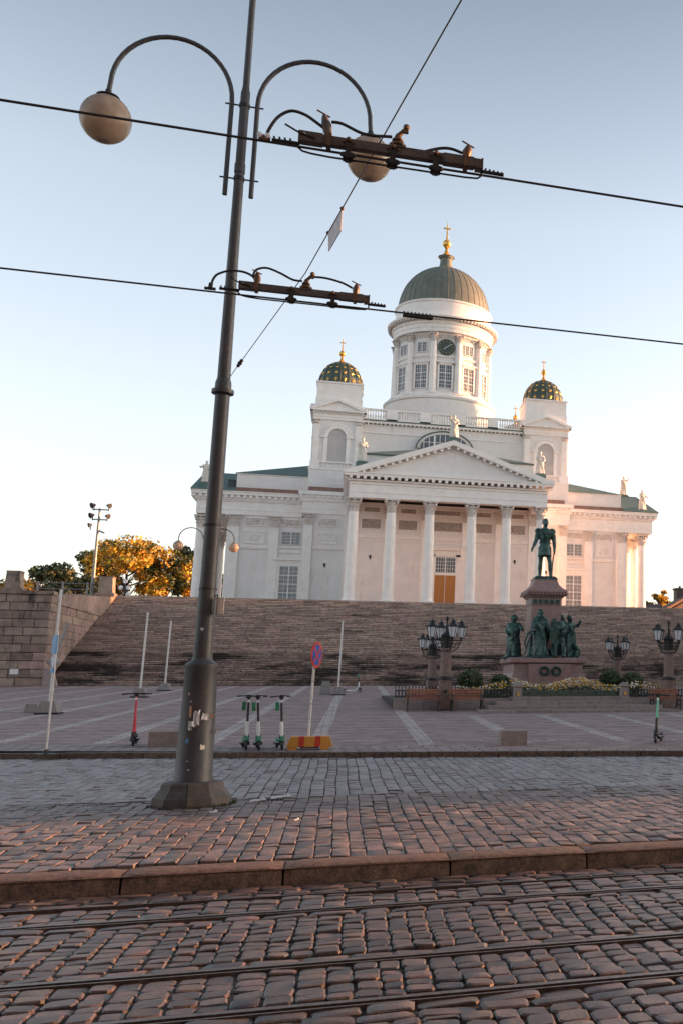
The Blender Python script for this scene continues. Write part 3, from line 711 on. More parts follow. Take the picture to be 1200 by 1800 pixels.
# --- transitional bays under the towers and the long wings
def wing(s, ax=10.5):
    """s = -1 left, +1 right; mirrored about the axis"""
    def X(v): return v if s < 0 else 2*ax-v
    def bx(b, xa, xb, *r): xa, xb = X(xa), X(xb); return b.box(min(xa,xb), max(xa,xb), *r)
    b = MB(); bx(b,-5.2,-.5,127,131,F-.2,21.3); bx(b,-13.35,-5.0,129,149.5,F-.2,21.1)
    b.build('wall', 'wall', cat)
    b = MB()
    bx(b,-5.45,-.45,126.85,131,21.3,22.9); bx(b,-5.5,-.4,126.8,131,21.85,21.93); bx(b,-5.6,-.4,126.7,131,22.75,22.92)
    bx(b,-17.0,-5.45,128.85,130.0,21.05,22.75); bx(b,-17.03,-5.4,128.8,130,21.6,21.68); bx(b,-17.05,-5.4,128.72,130,22.6,22.75)
    bx(b,-17.0,-15.85,130,149.95,21.05,22.75); bx(b,-15.85,-13.2,130,149.95,21.9,22.75); bx(b,-17.0,-5.4,148.8,149.95,21.05,22.75)
    b.build('entablature', 'trim', cat)
    b = MB()
    bx(b,-5.9,-.4,126.4,131,23.5,23.95); bx(b,-5.65,-.4,126.65,131,22.9,23.502)
    b.build('cornice', 'trim', cat); b = MB()
    bx(b,-17.6,-5.4,128.25,150.5,23.3,23.62); bx(b,-17.68,-5.4,128.16,150.6,23.62,23.74); bx(b,-17.2,-5.4,128.6,150.1,22.75,23.3)
    b.build('cornice', 'trim', cat)
    modillions('modillion', [(X(x),128.5,23.12) for x in [-17.3+i*.68 for i in range(18)]]+[(X(x),126.62,23.3) for x in [-5.6+i*.62 for i in range(9)]], ((1,0,0),(0,1,0),(0,0,1)), size=(.14,.2,.16))
    modillions('modillion', [(X(-17.4),y,23.12) for y in [128.8+i*.68 for i in range(32)]], ((1,0,0),(0,1,0),(0,0,1)), size=(.2,.14,.16))
    # side portico pediment (faces sideways) and its roof
    yr, zr = 139.35, 27.75
    xa, xb = sorted((X(-17.68), X(-13)))
    rf = MB().prismX([(128.1,23.745),(150.6,23.745),(150.6,23.85),(yr,zr+.12),(128.1,23.85)], xa, xb)
    rf.build('portico_roof', 'copper', cat)
    # rusty gutter strip, attic wall and hip roof
    b = MB(); bx(b,-13.1,-5.4,129.45,130.1,23.75,24.42); bx(b,-4.9,-.5,127.3,128,23.98,24.6); b.build('flashing', 'rust', cat)
    b = MB(); bx(b,-13.0,-4.9,130.0,148.7,23.75,26.2); bx(b,-13.08,-4.9,129.9,148.8,26.1,26.22); b.build('attic', 'wall', cat)
    v = [(X(-13.2),129.8,26.23),(X(-4.9),129.8,26.23),(X(-4.9),148.9,26.23),(X(-13.2),148.9,26.23),(X(-4.9),137.5,29.2),(X(-4.9),141.2,29.2)]
    MB().add(v, [(0,1,4),(4,5,0),(3,0,5),(5,2,3),(0,3,2,1),(1,2,5,4)]).build('attic_roof', 'copper', cat)
    b = MB(); bx(b,-13.9,-13.2,129.9,130.9,24.1,25.3); o = b.build('roof_dormer', 'slate', cat)
    b = MB(); xm = X(-13.55); b.prismY([(xm-.45,25.3),(xm+.45,25.3),(xm,25.6)],129.8,131).build('dormer_roof', 'copper', o)
    if s > 0: bpy.data.objects.remove(o.children[0]); bpy.data.objects.remove(o)
    # pilasters
    for v_ in ((-8.45,),(-12.75,)): pilaster(X(v_[0]),129,F,21.05)
    pilaster(X(-4.62),127,F,21.3,.95)
    for y in (129.55,133.3,145.4,149.1): pilaster(X(-13.35),y,F,21.05,1.0,.25,rz=-pi/2 if s < 0 else pi/2)
    # wall furniture
    b = MB()
    bx(b,-12.2,-8.95,128.86,129,17.05,17.2); bx(b,-12.2,-8.95,128.78,129,17.2,17.32); bx(b,-7.9,-5.3,128.86,129,16.75,16.95); bx(b,-7.9,-5.3,128.8,129,17.3,17.42)
    bx(b,-4.1,-.5,126.86,127,17.05,17.2); bx(b,-4.1,-.5,126.78,127,17.2,17.32)
    b.build('string_course', 'trim', cat)
    xa, xb = sorted((X(-11.6), X(-9.5))); relief(xa, xb, 128.98, 17.8, 19.1, 'wall', False, 3)
    relief(xa, xb, 128.98, 19.9, 20.7, 'oldtrim', True, 4)
    xa, xb = sorted((X(-7.8), X(-5.6))); relief(xa, xb, 128.98, 20.0, 20.7, 'oldtrim', True, 5)
    xa, xb = sorted((X(-3.5), X(-1.5))); relief(xa, xb, 126.98, 17.85, 19.0, 'wall', True, 6); relief(xa, xb, 126.98, 19.9, 20.7, 'oldtrim', True, 4)
    window(X(-6.55),128.97,17.75,19.2,2.0,4,4)
    window(X(-6.55),128.93,11.0,15.1,2.0,4,8)
    b = MB()
    bx(b,-8.15,-7.6,128.8,129,F,15.2); bx(b,-5.5,-5.06,128.8,129,F,15.2); bx(b,-8.15,-5.06,128.8,129,15.2,15.55); bx(b,-8.3,-5.0,128.55,129,15.85,16.05); bx(b,-8.2,-5.05,128.75,129,15.55,15.85)
    b.build('window_surround', 'trim', cat)
    for x in (-2.6,): 
        b = MB(); bx(b,x-.12,x+.12,126.93,127,15.15,15.45); bx(b,x-.05,x+.05,126.90,126.95,14.95,15.15); b.build('wall_lantern', 'black', cat)
wing(-1); wing(1)

# --- central block between the towers
b = MB(); b.box(-5.0,26.2,131,147.5,23.9,27.2).box(.72,20.6,129,149,23.9,33.0)
b.build('wall', 'wall', cat)
b = MB(); b.box(.8,20.3,128.9,149.1,32.0,32.14).box(.85,20.25,128.95,149.05,32.95,33.12).box(.6,20.5,128.6,149.4,33.25,33.5); b.build('cornice', 'trim', cat)
b = MB(); b.box(.5,20.6,128.5,149.5,33.5,33.62); b.build('gutter', 'copper', cat)
modillions('modillion', [(1.0+i*.5,128.78,33.18) for i in range(39)], ((1,0,0),(0,1,0),(0,0,1)), size=(.1,.16,.06))
bl = MB(); bl.box(.9,20.2,128.6,128.95,34.85,35.06).box(.9,20.2,128.55,129,33.62,33.8)
PX = [3.6,4.9, 7.6,8.9, 11.9,13.2, 16.0,17.3]
for i in range(0,8,2): bl.box(PX[i],PX[i+1],128.55,129.0,33.63,35.07)
bl.build('balustrade', 'trim', cat)
bb = MB(); x = 1.1
while x < 20.1:
    if not any(PX[i]-.1 < x < PX[i+1]+.1 for i in range(0,8,2)):
        bb.lathe([(.07,0),(.13,.3),(.06,.75),(.10,1.05)], (x,128.78,33.8), n=6, cap=False)
    x += .30
bb.build('baluster', 'trim', cat, smooth=True, kind='stuff')
# thermal (half-round) window above the roof
a = MB(); pts = [(10.75+3.35*cos(t), 30.4+2.15*sin(t)) for t in [pi*i/18 for i in range(19)]]
a.prismY(pts, 128.3, 129.0); tw = a.build('lunette', 'oldtrim', cat)
pts = [(10.75+3.0*cos(t), 30.45+1.85*sin(t)) for t in [pi*i/18 for i in range(19)]]
MB().prismY(pts, 128.25, 128.31).build('pane', 'glass', tw)
m_ = MB()
for i in range(9):
    x = 10.75-2.6+i*.65; h = 1.85*math.sqrt(max(0,1-((x-10.75)/3.0)**2)); m_.box(x-(.12 if i in (2,6) else .04),x+(.12 if i in (2,6) else .04),128.15,128.25,30.4,30.4+h)
m_.box(7.8,13.7,128.17,128.24,31.15,31.22); m_.build('muntins', 'frame', tw)
pts = [(10.75+3.5*cos(t), 30.4+2.3*sin(t)) for t in [pi*i/18 for i in range(19)]]
MB().tube([(x,128.4,z) for x,z in pts], .1, 6).build('arch_flashing', 'copper', tw)

# --- corner towers
def star(b, c, nrm, r):
    n = Vector(nrm).normalized(); a = n.cross(Vector((0,0,1))).normalized(); u = a.cross(n)
    vs = [Vector(c)+n*.05]
    for i in range(16):
        t = pi*i/8; rr = r if i % 2 == 0 else r*.45
        vs.append(Vector(c)+(a*sin(t)+u*cos(t))*rr)
    b.add(vs, [(0,1+i,1+(i+1) % 16) for i in range(16)])
def cross_finial(parent, x, y, z, s):
    b = MB(); b.lathe([(.9*s,0),(.55*s,.12*s),(.28*s,.45*s),(.14*s,.9*s),(.2*s,1.0*s),(.12*s,1.1*s)], (x,y,z), 12)
    b.ball((x,y,z+1.55*s), .46*s, 12, 8); b.lathe([(.2*s,1.95*s),(.09*s,2.1*s),(.07*s,3.6*s),(.03*s,4.1*s)], (x,y,z), 8)
    b.box(x-.36*s,x+.36*s,y-.07*s,y+.07*s,z+3.3*s,z+3.42*s).ball((x,y,z+2.35*s), .13*s, 8, 6)
    for q in (-.36,.36): b.ball((x+q*s,y,z+3.36*s), .09*s, 6, 4)
    b.build('gilded_cross', 'gold', parent, smooth='auto')
def tower(cx, cy, drop=0):
    h = 2.95; before = set(bpy.data.objects)
    b = MB()
    b.box(cx-h-.05,cx+h+.05,cy-h-.05,cy+h+.05,23.9,26.95).box(cx-2.72,cx+2.72,cy-2.72,cy+2.72,26.95,33.1)
    b.build('tower_wall', 'wall', cat)
    b = MB()
    b.box(cx-h-.15,cx+h+.15,cy-h-.15,cy+h+.15,26.85,27.05).box(cx-h,cx+h,cy-h,cy+h,27.75,27.93)
    for sx in (-1,1):
        for sy in (-1,1): b.box(cx+sx*2.4-.55,cx+sx*2.4+.55,cy+sy*2.4-.55,cy+sy*2.4+.55,27.05,27.75)
    b.build('string_course', 'trim', cat); b = MB()
    b.box(cx-2.85,cx+2.85,cy-2.85,cy+2.85,33.1,34.14).box(cx-2.9,cx+2.9,cy-2.9,cy+2.9,33.45,33.52).box(cx-3.0,cx+3.0,cy-3.0,cy+3.0,33.85,34.0)
    b.box(cx-3.25,cx+3.25,cy-3.25,cy+3.25,34.14,34.32)
    b.build('cornice', 'trim', cat)
    modillions('modillion', [(cx-3.1+i*.31,cy+s*3.1,34.07) for i in range(21) for s in (-1,1)]+[(cx+s*3.1,cy-3.1+i*.31,34.07) for i in range(21) for s in (-1,1)], ((1,0,0),(0,1,0),(0,0,1)), size=(.09,.1,.07))
    for r in range(4):
        R = Matrix.Rotation(r*pi/2, 3, 'Z')
        b = MB()
        b.prismY([(-3.0,34.33),(3.0,34.33),(0,35.45)], -3.0, -2.6)
        for s in (-1,1): b.prismY([(s*3.28,34.32),(s*3.28,34.47),(0,35.7),(0,35.42),(s*2.6,34.34)], -3.27, -2.5)
        b.v = [tuple((R @ Vector(p))+Vector((cx,cy,0))) if True else p for p in b.v]
        b.v = [(x,y,z) for x,y,z in b.v]
        b.build('gable', 'trim', cat)
        # arch, niche and small pilasters
        b = MB()
        for (ri, ro, d) in ((1.06,1.5,-.17),(1.55,1.75,-.1)):
            n = 12
            for i in range(n):
                a0_, a1_ = pi*i/n, pi*(i+1)/n
                q = [(ri*cos(a0_),31.0+ri*sin(a0_)*.98),(ro*cos(a0_),31.0+ro*sin(a0_)*.98),(ro*cos(a1_),31.0+ro*sin(a1_)*.98),(ri*cos(a1_),31.0+ri*sin(a1_)*.98)]
                b.prismY(q, -2.72+d, -2.70)
        for s in (-1,1):
            b.box(min(s*1.06,s*1.5),max(s*1.06,s*1.5),-2.86,-2.7,27.9,31.0); b.box(min(s*1.0,s*1.9),max(s*1.0,s*1.9),-2.95,-2.7,30.88,31.03)
            b.box(min(s*2.05,s*2.72),max(s*2.05,s*2.72),-2.87,-2.7,27.9,32.5)
        b.v = [tuple((R @ Vector(p))+Vector((cx,cy,0))) for p in b.v]; b.build('arch_moulding', 'trim', cat)
        for s in (-1,1):
            b = MB(); b.box(min(s*2.08,s*2.7),max(s*2.08,s*2.7),-2.86,-2.7,32.5,33.0); b.box(min(s*1.98,s*2.82),max(s*1.98,s*2.82),-2.98,-2.7,33.0,33.1)
            for k in (-.2,0,.2): b.ball((s*2.39+k,-2.9,32.7), .11, 6, 4)
            b.v = [tuple((R @ Vector(p))+Vector((cx,cy,0))) for p in b.v]; b.build('capital', 'oldtrim', cat)
        b = MB(); q = [(1.06*cos(pi*i/12),31.0+1.06*sin(pi*i/12)*.98) for i in range(13)]+[(-1.06,27.93),(1.06,27.93)]
        b.prismY(q, -2.74, -2.71)
        for zz in (29.4, 31.3): b.box(-1.05,1.05,-2.76,-2.73,zz,zz+.05)
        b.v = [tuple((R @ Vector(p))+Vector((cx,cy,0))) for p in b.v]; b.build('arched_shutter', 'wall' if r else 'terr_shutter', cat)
        b = MB()
        for i in range(8): b.lathe([(.06,0),(.11,.2),(.05,.5),(.09,.7)], (-1.4+i*.4,-2.75,27.05), n=6, cap=False)
        b.v = [tuple((R @ Vector(p))+Vector((cx,cy,0))) for p in b.v]; b.build('baluster', 'trim', cat, smooth=True, kind='stuff')
    b = MB(); b.box(cx-2.7,cx+2.7,cy-2.7,cy+2.7,34.3,35.9).box(cx-2.62,cx+2.62,cy-2.62,cy+2.62,35.9,37.75).box(cx-2.74,cx+2.74,cy-2.74,cy+2.74,37.75,37.95)
    b.build('tower_block', 'trim', cat)
    d = MB(); n = 16; R0 = 2.66; H0 = 3.25
    pr = [(R0*cos(t)**.92 if t < pi/2-.01 else .001, H0*sin(t)) for t in [pi/2*i/9 for i in range(10)]]
    d.lathe(pr, (cx,cy,37.95), n); o = d.build('tower_dome', 'tdome', cat, smooth='auto')
    d = MB()
    for k in range(16):
        a = 2*pi*k/16; d.tube([(cx+(r+.02)*cos(a),cy+(r+.02)*sin(a),37.95+z) for r,z in pr], .035, 4)
    d.build('dome_rib', 'tdome', o)
    d = MB()
    for row, t in enumerate((.13,.42,.70,.95,1.18)):
        for k in range(16):
            a = 2*pi*(k+.5)/16; r = R0*cos(t)**.92*.985; z = 37.95+H0*sin(t)
            nrm = (cos(t)*cos(a), cos(t)*sin(a), sin(t))
            star(d, Vector((cx+r*cos(a),cy+r*sin(a),z))+Vector(nrm)*.05, nrm, (.29,.27,.22,.17,.11)[row])
    d.build('gold_star', 'gold', o, fix=False, kind='stuff')
    cross_finial(cat, cx, cy, 41.15, .80)
    for o_ in set(bpy.data.objects)-before:
        if o_.parent == cat: o_.location.z -= drop
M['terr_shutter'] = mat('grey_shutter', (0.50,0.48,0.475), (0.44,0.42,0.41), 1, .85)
for cx, cy, dr_ in ((-2.02,130.95,0),(23.45,130.95,0),(-2.02,150.5,1.0),(22.9,151,1.2)): tower(cx, cy, dr_)
window(-1.95,128.0,25.1,25.65,1.2,4,2,'glass')

# --- drum and dome
DX, DY = 10.82, 139.0
b = MB(); b.lathe([(7.25,33),(7.25,37.9),(7.45,38.0),(7.5,38.25),(7.3,38.4),(6.75,38.5),(6.75,38.95)], (DX,DY,0), 64, cap=True)
b.build('drum_base', 'trim', cat, smooth='auto')
MB().lathe([(6.05,38.9),(6.05,47.6)], (DX,DY,0), 64).build('drum_wall', 'wall', cat, smooth='auto')
MB().lathe([(6.55,47.25),(6.55,47.75),(6.62,47.78),(6.62,48.3),(6.75,48.35),(6.8,48.55),(6.8,48.7)], (DX,DY,0), 64, cap=True).build('entablature', 'trim', cat, smooth='auto')
MB().lathe([(6.85,48.98),(7.35,49.0),(7.42,49.2),(7.3,49.32),(6.6,49.4)], (DX,DY,0), 64, cap=True).build('cornice', 'trim', cat, smooth='auto')
MB().lathe([(6.8,48.69),(6.8,49.05)], (DX,DY,0), 64, cap=False).build('cornice', 'trim', cat, smooth='auto')
mb = MB()
for k in range(90):
    a = 2*pi*k/90; mb.obox((DX+7.05*cos(a),DY+7.05*sin(a),48.85), ((-sin(a),cos(a),0),(cos(a),sin(a),0),(0,0,1)), .12, .25, .13)
mb.build('modillion', 'oldtrim', cat, kind='stuff')
MB().lathe([(6.38,49.35),(6.38,51.45),(6.55,51.55),(6.55,51.75),(6.2,51.9),(5.9,51.9)], (DX,DY,0), 64, cap=True).build('attic_ring', 'trim', cat, smooth='auto')
DR, DH = 6.1, 6.55
pr = [(DR*cos(t)**.97 if t < pi/2-.01 else .01, 51.85+DH*sin(t)) for t in [pi/2*i/16 for i in range(17)]]
dome = MB().lathe(pr, (DX,DY,0), 64).build('dome', 'dome', cat, smooth='auto')
b = MB()
for k in range(40):
    a = 2*pi*k/40; b.tube([(DX+(r+.015)*cos(a),DY+(r+.015)*sin(a),z) for r,z in pr[:-2]], .03, 4)
b.build('dome_seam', 'dome', dome)
MB().lathe([(1.55,57.85),(1.05,58.35),(.85,59.1),(.8,59.9),(.98,60.05),(.98,60.25),(.5,60.3)], (DX,DY,0), 20).build('lantern', 'dome', dome, smooth='auto')
cross_finial(cat, DX, DY, 60.25, 1.28)
# drum columns, windows, clock
c0 = None
for k in range(12):
    a = -pi/2+rad(15)+k*pi/6
    x, y = DX+6.25*cos(a), DY+6.25*sin(a)
    # shaft 7.2 m tall, shrunk copy of the portico column
    c = inst(col0, cat, (x,y,39.05), rz=a, scale=(.80,.80,.747), kids=False)
    for ch in col0.children:
        d = ch.copy(); COL.objects.link(d); d.parent = c
for k in range(12):
    a = -pi/2+k*pi/6
    R = a+pi/2
    x, y = DX+6.06*cos(a), DY+6.06*sin(a)
    window(x, y, 39.7, 42.75, 1.55, 6, 6, 'glass', rz=R)
    b = MB(); b.box(-1.0,-.8,-.16,.12,-.2,3.3).box(.8,1.0,-.16,.12,-.2,3.3).box(-1.0,1.0,-.16,.12,3.15,3.4).box(-1.15,1.15,-.3,.12,3.4,3.55).box(-1.3,1.3,-.1,.3,4.15,4.25).box(-1.3,1.3,-.16,.3,4.25,4.36)
    o = b.build('window_surround', 'trim', None); o.parent = cat; o.location = Vector((x,y,39.7))-wloc(cat); o.rotation_euler = (0,0,R)
    if k % 3:
        window(x, y, 44.6, 45.85, 1.15, 4, 4, 'glass', rz=R)
    b = MB(); b.box(-1.1,1.1,-.06,.14,46.5,47.15)
    for i in range(9): b.ball((-.9+i*.225,-.09,46.82+.08*(-1)**i), .1, 6, 4)
    o = b.build('relief_panel', 'oldtrim', None); o.parent = cat; o.location = Vector((x,y,0))-wloc(cat); o.rotation_euler = (0,0,R)
for k in (0, 3, 6, 9):
    a = -pi/2+k*pi/6; R = Matrix.Rotation(a+pi/2, 4, 'Z')
    b = MB(); n = 32
    ring = [(1.02*cos(2*pi*i/n), 1.02*sin(2*pi*i/n)) for i in range(n)]
    b.prismY(ring, -.1, 0); c = b.build('clock', 'clock', None)
    c.parent = cat; c.location = Vector((DX+6.12*cos(a),DY+6.12*sin(a),45.2))-wloc(cat); c.rotation_euler = (0,0,a+pi/2)
    b = MB(); b.tube([(1.05*cos(2*pi*i/n),-.1,1.05*sin(2*pi*i/n)) for i in range(n+1)], .06, 6); q = b.build('clock_rim', 'clock', None); q.parent = c
    b = MB()
    for i in range(12):
        t = 2*pi*i/12; b.obox((.82*cos(t),-.11,.82*sin(t)), ((cos(t),0,sin(t)),(0,1,0),(-sin(t),0,cos(t))), .09, .012, .022)
    q = b.build('hour_mark', 'gold', None, kind='stuff'); q.parent = c
    b = MB(); t = rad(36); b.obox((.36*cos(t),-.13,.36*sin(t)), ((cos(t),0,sin(t)),(0,1,0),(-sin(t),0,cos(t))), .42, .012, .03)
    t = rad(222); b.obox((.2*cos(t),-.14,.2*sin(t)), ((cos(t),0,sin(t)),(0,1,0),(-sin(t),0,cos(t))), .28, .012, .04)
    q = b.build('clock_hands', 'frame', None); q.parent = c

# ------------------------------------------------------------------ robed statues on the roofs
def figure_mesh(b, h, robe=True, arms=((-.5,.1),(.5,-.2)), lean=0.0, seed=0):
    """a draped standing figure, feet at the origin, facing -Y; arms = (side reach, height) of each hand in units of h"""
    rr = random.Random(seed); H = h
    n = 20; prof = [(.20,0),(.19,.06),(.175,.2),(.16,.35),(.15,.48),(.13,.58),(.135,.68),(.15,.76),(.125,.815),(.052,.845),(.045,.87)]
    o = len(b.v)
    for (r, z) in prof:
        for k in range(n):
            a = 2*pi*k/n
            f = 1+.14*sin(a*5+z*6+seed)+.07*sin(a*9+z*9) if z < .6 else 1+.04*sin(a*5+seed)
            dx = 1.12 if z > .6 else 1.0; dy = .72 if z > .5 else .85
            b.v.append((r*f*cos(a)*dx*H+lean*z*H, r*f*sin(a)*dy*H, z*H))
    m = len(prof)
    for j in range(m-1):
        for k in range(n): k2 = (k+1) % n; b.f.append((o+j*n+k, o+j*n+k2, o+(j+1)*n+k2, o+(j+1)*n+k))
    b.f.append(tuple(o+k for k in range(n))[::-1]); b.f.append(tuple(o+(m-1)*n+k for k in range(n)))
    hx = lean*.93*H
    b.ball((hx,-.01*H,.93*H), .062*H, 12, 9, (.92,1.05,1.2)); b.ball((hx,.01*H,.95*H), .066*H, 10, 7, (1,1,1))
    b.ball((hx,-.07*H,.925*H), .013*H, 6, 4); b.ball((hx,-.045*H,.885*H), .032*H, 8, 5)
    for s, (ax_, az_) in zip((-1,1), arms):
        sh = Vector((s*.125*H+lean*.78*H,0,.785*H)); hand = Vector((ax_*H+lean*.6*H,-.16*H,az_*H+.6*H))
        el = (sh+hand)/2+Vector((s*.05*H,.02*H,-.07*H))
        b.tube([sh,(sh+el)/2,el,(el+hand)/2,hand], [.055*H,.05*H,.042*H,.036*H,.026*H], 8)
        b.ball(hand, .03*H, 7, 5); b.ball(sh, .06*H, 8, 6)
        for q in range(3): b.tube([hand, hand+Vector((s*.01*H+(q-1)*.012*H,-.03*H,.035*H*(1 if az_ > .1 else -1)))], .008*H, 5)
    # mantle fall
    for i in range(4):
        t = i/3; b.tube([(-.10*H+.05*H*t+lean*.7*H,-.09*H,.76*H-.04*H*i),(.03*H+lean*.5*H,-.135*H,.60*H-.05*H*i),(.13*H,-.08*H,.46*H-.05*H*i)], [.02*H,.028*H,.02*H], 6)
def solid(o, vox, sm=3):
    m = o.modifiers.new('remesh', 'REMESH'); m.mode = 'VOXEL'; m.voxel_size = vox; m.use_smooth_shade = True
    s = o.modifiers.new('smooth', 'SMOOTH'); s.factor = .5; s.iterations = sm
def roof_statue(x, y, z, h, label, arms, seed, ped=.55, rz=0, lean=0):
    t = thing('roof_statue', (x,y,z), label, 'statue', 'white apostle statues on the cathedral roofs')
    b = MB(); figure_mesh(b, h, True, arms, lean, seed); R = Matrix.Rotation(rz, 3, 'Z')
    b.v = [tuple(R @ Vector(p)+Vector((x,y,z+ped))) for p in b.v]
    o = b.build('figure', 'statue', t); solid(o, .055, 2)
    MB().box(x-.62,x+.62,y-.5,y+.5,z-.35,z+ped-.12).box(x-.5,x+.5,y-.42,y+.42,z+ped-.12,z+ped+.01).build('pedestal', 'copper', t)
roof_statue(10.25,111.5,27.65,2.55,'white statue with one hand raised, at the peak of the large front gable',((-.15,.30),(.13,-.02)),1,.35)
roof_statue(.85,112.2,24.35,2.6,'white robed statue at the left end of the large front gable',((-.25,-.06),(.11,.0)),2,.5,.15)
roof_statue(19.95,112.2,24.3,2.6,'white robed statue at the right end of the large front gable',((-.10,.0),(.14,-.05)),3,.4,-.2)
roof_statue(36.85,129.6,23.95,2.7,'lit statue on the outermost right corner of the cathedral roof, arm forward',((-.08,-.05),(.24,.02)),4,.35,.2)
roof_statue(36.85,139.35,27.55,2.7,'orange lit statue with raised arm on the ridge of the right side portico',((-.08,0),(.22,.33)),5,.45,.1)
roof_statue(-16.35,129.7,24.3,2.6,'pale statue pointing left on the outermost left corner of the cathedral roof',((-.24,.12),(.08,0)),6,.5,-.2)
roof_statue(-16.35,139.35,27.55,2.6,'statue on the ridge of the left side portico, hidden behind the tram pole',((-.2,.1),(.2,.3)),7,.45,0)
#PART3
# ================================================================== BUILDINGS BEYOND AND BESIDE THE SQUARE
t = thing('palace', (66,62,0), 'long ochre government palace closing the right side of the square, outside the picture', 'building')
MB().box(60,74,19.3,104,0,23).build('wall', 'palace', t)  # out of view; added, with height and ends set to shade square and pole
MB().box(59.5,74.5,19,104.5,23,23.7).build('cornice', 'trim', t)
MB().prismY([(59.6,23.7),(74.4,23.7),(67,26)],22.6,104.4).build('roof', 'slate', t)
for i in range(16):
    for z in (2.0, 8.2, 15.0):
        w = MB().box(59.9,60.0,25+i*5,26.8+i*5,z,z+3).build('window', 'frame', t)
        MB().box(59.87,59.9,25.15+i*5,26.65+i*5,z+.15,z+2.85).build('pane', 'glass', w)
for k, (xa_, xb_, hh) in enumerate(((-62,-24,17),(-23.8,14,19),(14.2,52,18))):  # unseen row added behind the camera to block sky light and darken the foreground
    t = thing('street_building', ((xa_+xb_)/2,-9,0), ['plain building on the near side of the tram street, behind the camera to the left','plain building on the near side of the tram street, directly behind the camera','plain building on the near side of the tram street, behind the camera to the right'][k], 'building')
    MB().box(xa_,xb_,-20,-4.5,-.2,hh).build('wall', 'palace', t)
    MB().box(xa_-.3,xb_+.3,-20.3,-4.1,hh,hh+.6).build('cornice', 'trim', t)
    for i in range(9):
        for z in (1.2, 5.6, 10.0, 14.0):
            x = xa_+2+i*(xb_-xa_-4)/8.6
            w = MB().box(x,x+1.6,-4.5,-4.42,z,z+2.3).build('window', 'frame', t)
            MB().box(x+.12,x+1.48,-4.42,-4.40,z+.12,z+2.18).build('pane', 'glass', w)
t = thing('side_building', (56,150,9.9), 'orange building with a low gable and chimney at the right edge, beyond the steps', 'building')
MB().box(47.2,66,150,172,9.9,12.4).build('wall', 'orange', t)
MB().prismY([(46.8,12.4),(66.2,12.4),(56.5,18.0)],149.6,153).build('gable', 'orange', t)
MB().prismY([(45.9,12.2),(45.9,12.6),(56.5,18.7),(67.1,12.6),(67.1,12.2),(56.5,18.1)],148.9,153).build('roof_edge', 'orange', t)
MB().prismY([(45.8,12.62),(56.5,18.74),(67.2,12.62),(56.5,18.82)],149.0,153.2).build('roof', 'slate', t)
ch = MB().box(49.0,50.4,152.5,154,12.4,16.0).build('chimney', 'slate', t)
MB().box(48.85,50.55,152.35,154.15,16.0,16.25).build('chimney_cap', 'slate', ch)
MB().box(49.6,49.9,153,153.3,16.25,16.6).build('chimney_pot', 'slate', ch)
t = thing('low_building', (45,152,9.9), 'low dark roofed building below the small tree at the right edge', 'building')
MB().box(41,48.2,152,158,9.9,12.3).build('wall', 'slate', t)
MB().prismX([(151.7,12.3),(158.3,12.3),(156,13.7),(154,13.7)],40.8,47.0).build('roof', 'slate', t)
t = thing('church_spire', (-57.6,300,9), 'tiny golden onion finial of a far church just above the autumn trees', 'spire')
MB().lathe([(1.2,9),(1.1,35.6),(.3,36.0),(.25,36.3)],(-57.6,300,0),12).build('tower', 'slate', t)
MB().lathe([(.1,35.9),(.95,36.4),(1.1,36.9),(.8,37.5),(.25,38.2),(.12,39.2),(.05,40.4)],(-57.6,300,0),12).build('gilded_onion', 'gold', t, smooth=True)

# ------------------------------------------------------------------ trees
def tree(x, y, z0, h, r, leaf, label, n=2600, seed=0, trunk=.35, leafsize=.34, group='trees behind the terrace', cz=.62, rz=1.0, bare=0.0):
    rr = random.Random(seed); t = thing('tree', (x,y,z0), label, 'tree', group)
    b = MB(); b.tube([(x,y,z0),(x+.1,y,z0+h*.3),(x-.15,y,z0+h*.6)], [trunk,trunk*.8,trunk*.45], 8)
    limbs = []
    for i in range(9):
        a = i*2.4+rr.uniform(-.4,.4); zz = z0+h*rr.uniform(.3,.6); L = r*rr.uniform(.6,.95)
        e = (x+cos(a)*L, y+sin(a)*L, zz+h*rr.uniform(.1,.35)); limbs.append(e)
        b.tube([(x,y,zz),((x+e[0])/2,(y+e[1])/2,(zz+e[2])/2+.4),e], [trunk*.4,trunk*.25,.05], 5)
    b.build('trunk', 'bark', t)
    cl = []
    for i in range(26):
        a = rr.uniform(0,2*pi); el = rr.uniform(-.75,1.0); k = rr.uniform(.45,1.0)
        cl.append((x+cos(a)*cos(el)*r*k, y+sin(a)*cos(el)*r*k, z0+h*cz+sin(el)*h*(1-cz)*k*rz, r*rr.uniform(.20,.36)))
    b = MB()
    for i in range(n):
        c = cl[rr.randrange(len(cl))]
        d = Vector((rr.gauss(0,1),rr.gauss(0,1),rr.gauss(0,1))); d.normalize(); k = c[3]*rr.uniform(.5,1.12)
        p = Vector((c[0],c[1],c[2]))+Vector((d.x*k,d.y*k,d.z*k*.75))
        u = (d+Vector((rr.uniform(-.8,.8),rr.uniform(-.8,.8),rr.uniform(-.8,.8)))).normalized(); v = u.cross(Vector((rr.uniform(-1,1),rr.uniform(-1,1),rr.uniform(-1,1)))).normalized(); w = u.cross(v)
        s = leafsize*rr.uniform(.6,1.3)
        b.add([p-v*s, p+w*s*.7, p+v*s, p-w*s*.7], [(0,1,2,3)])
    b.build('crown', leaf, t, fix=False)
tree(-33.2,182,9.9,15.2,6.6,'leaf_gold','big tree with glowing golden leaves, tallest of those left of the tram pole',8200,1,leafsize=.27)
tree(-28.0,186,9.9,13.6,5.0,'leaf_gold','golden leaved tree just left of the tram pole, lower than the big golden one',4800,2,leafsize=.27)
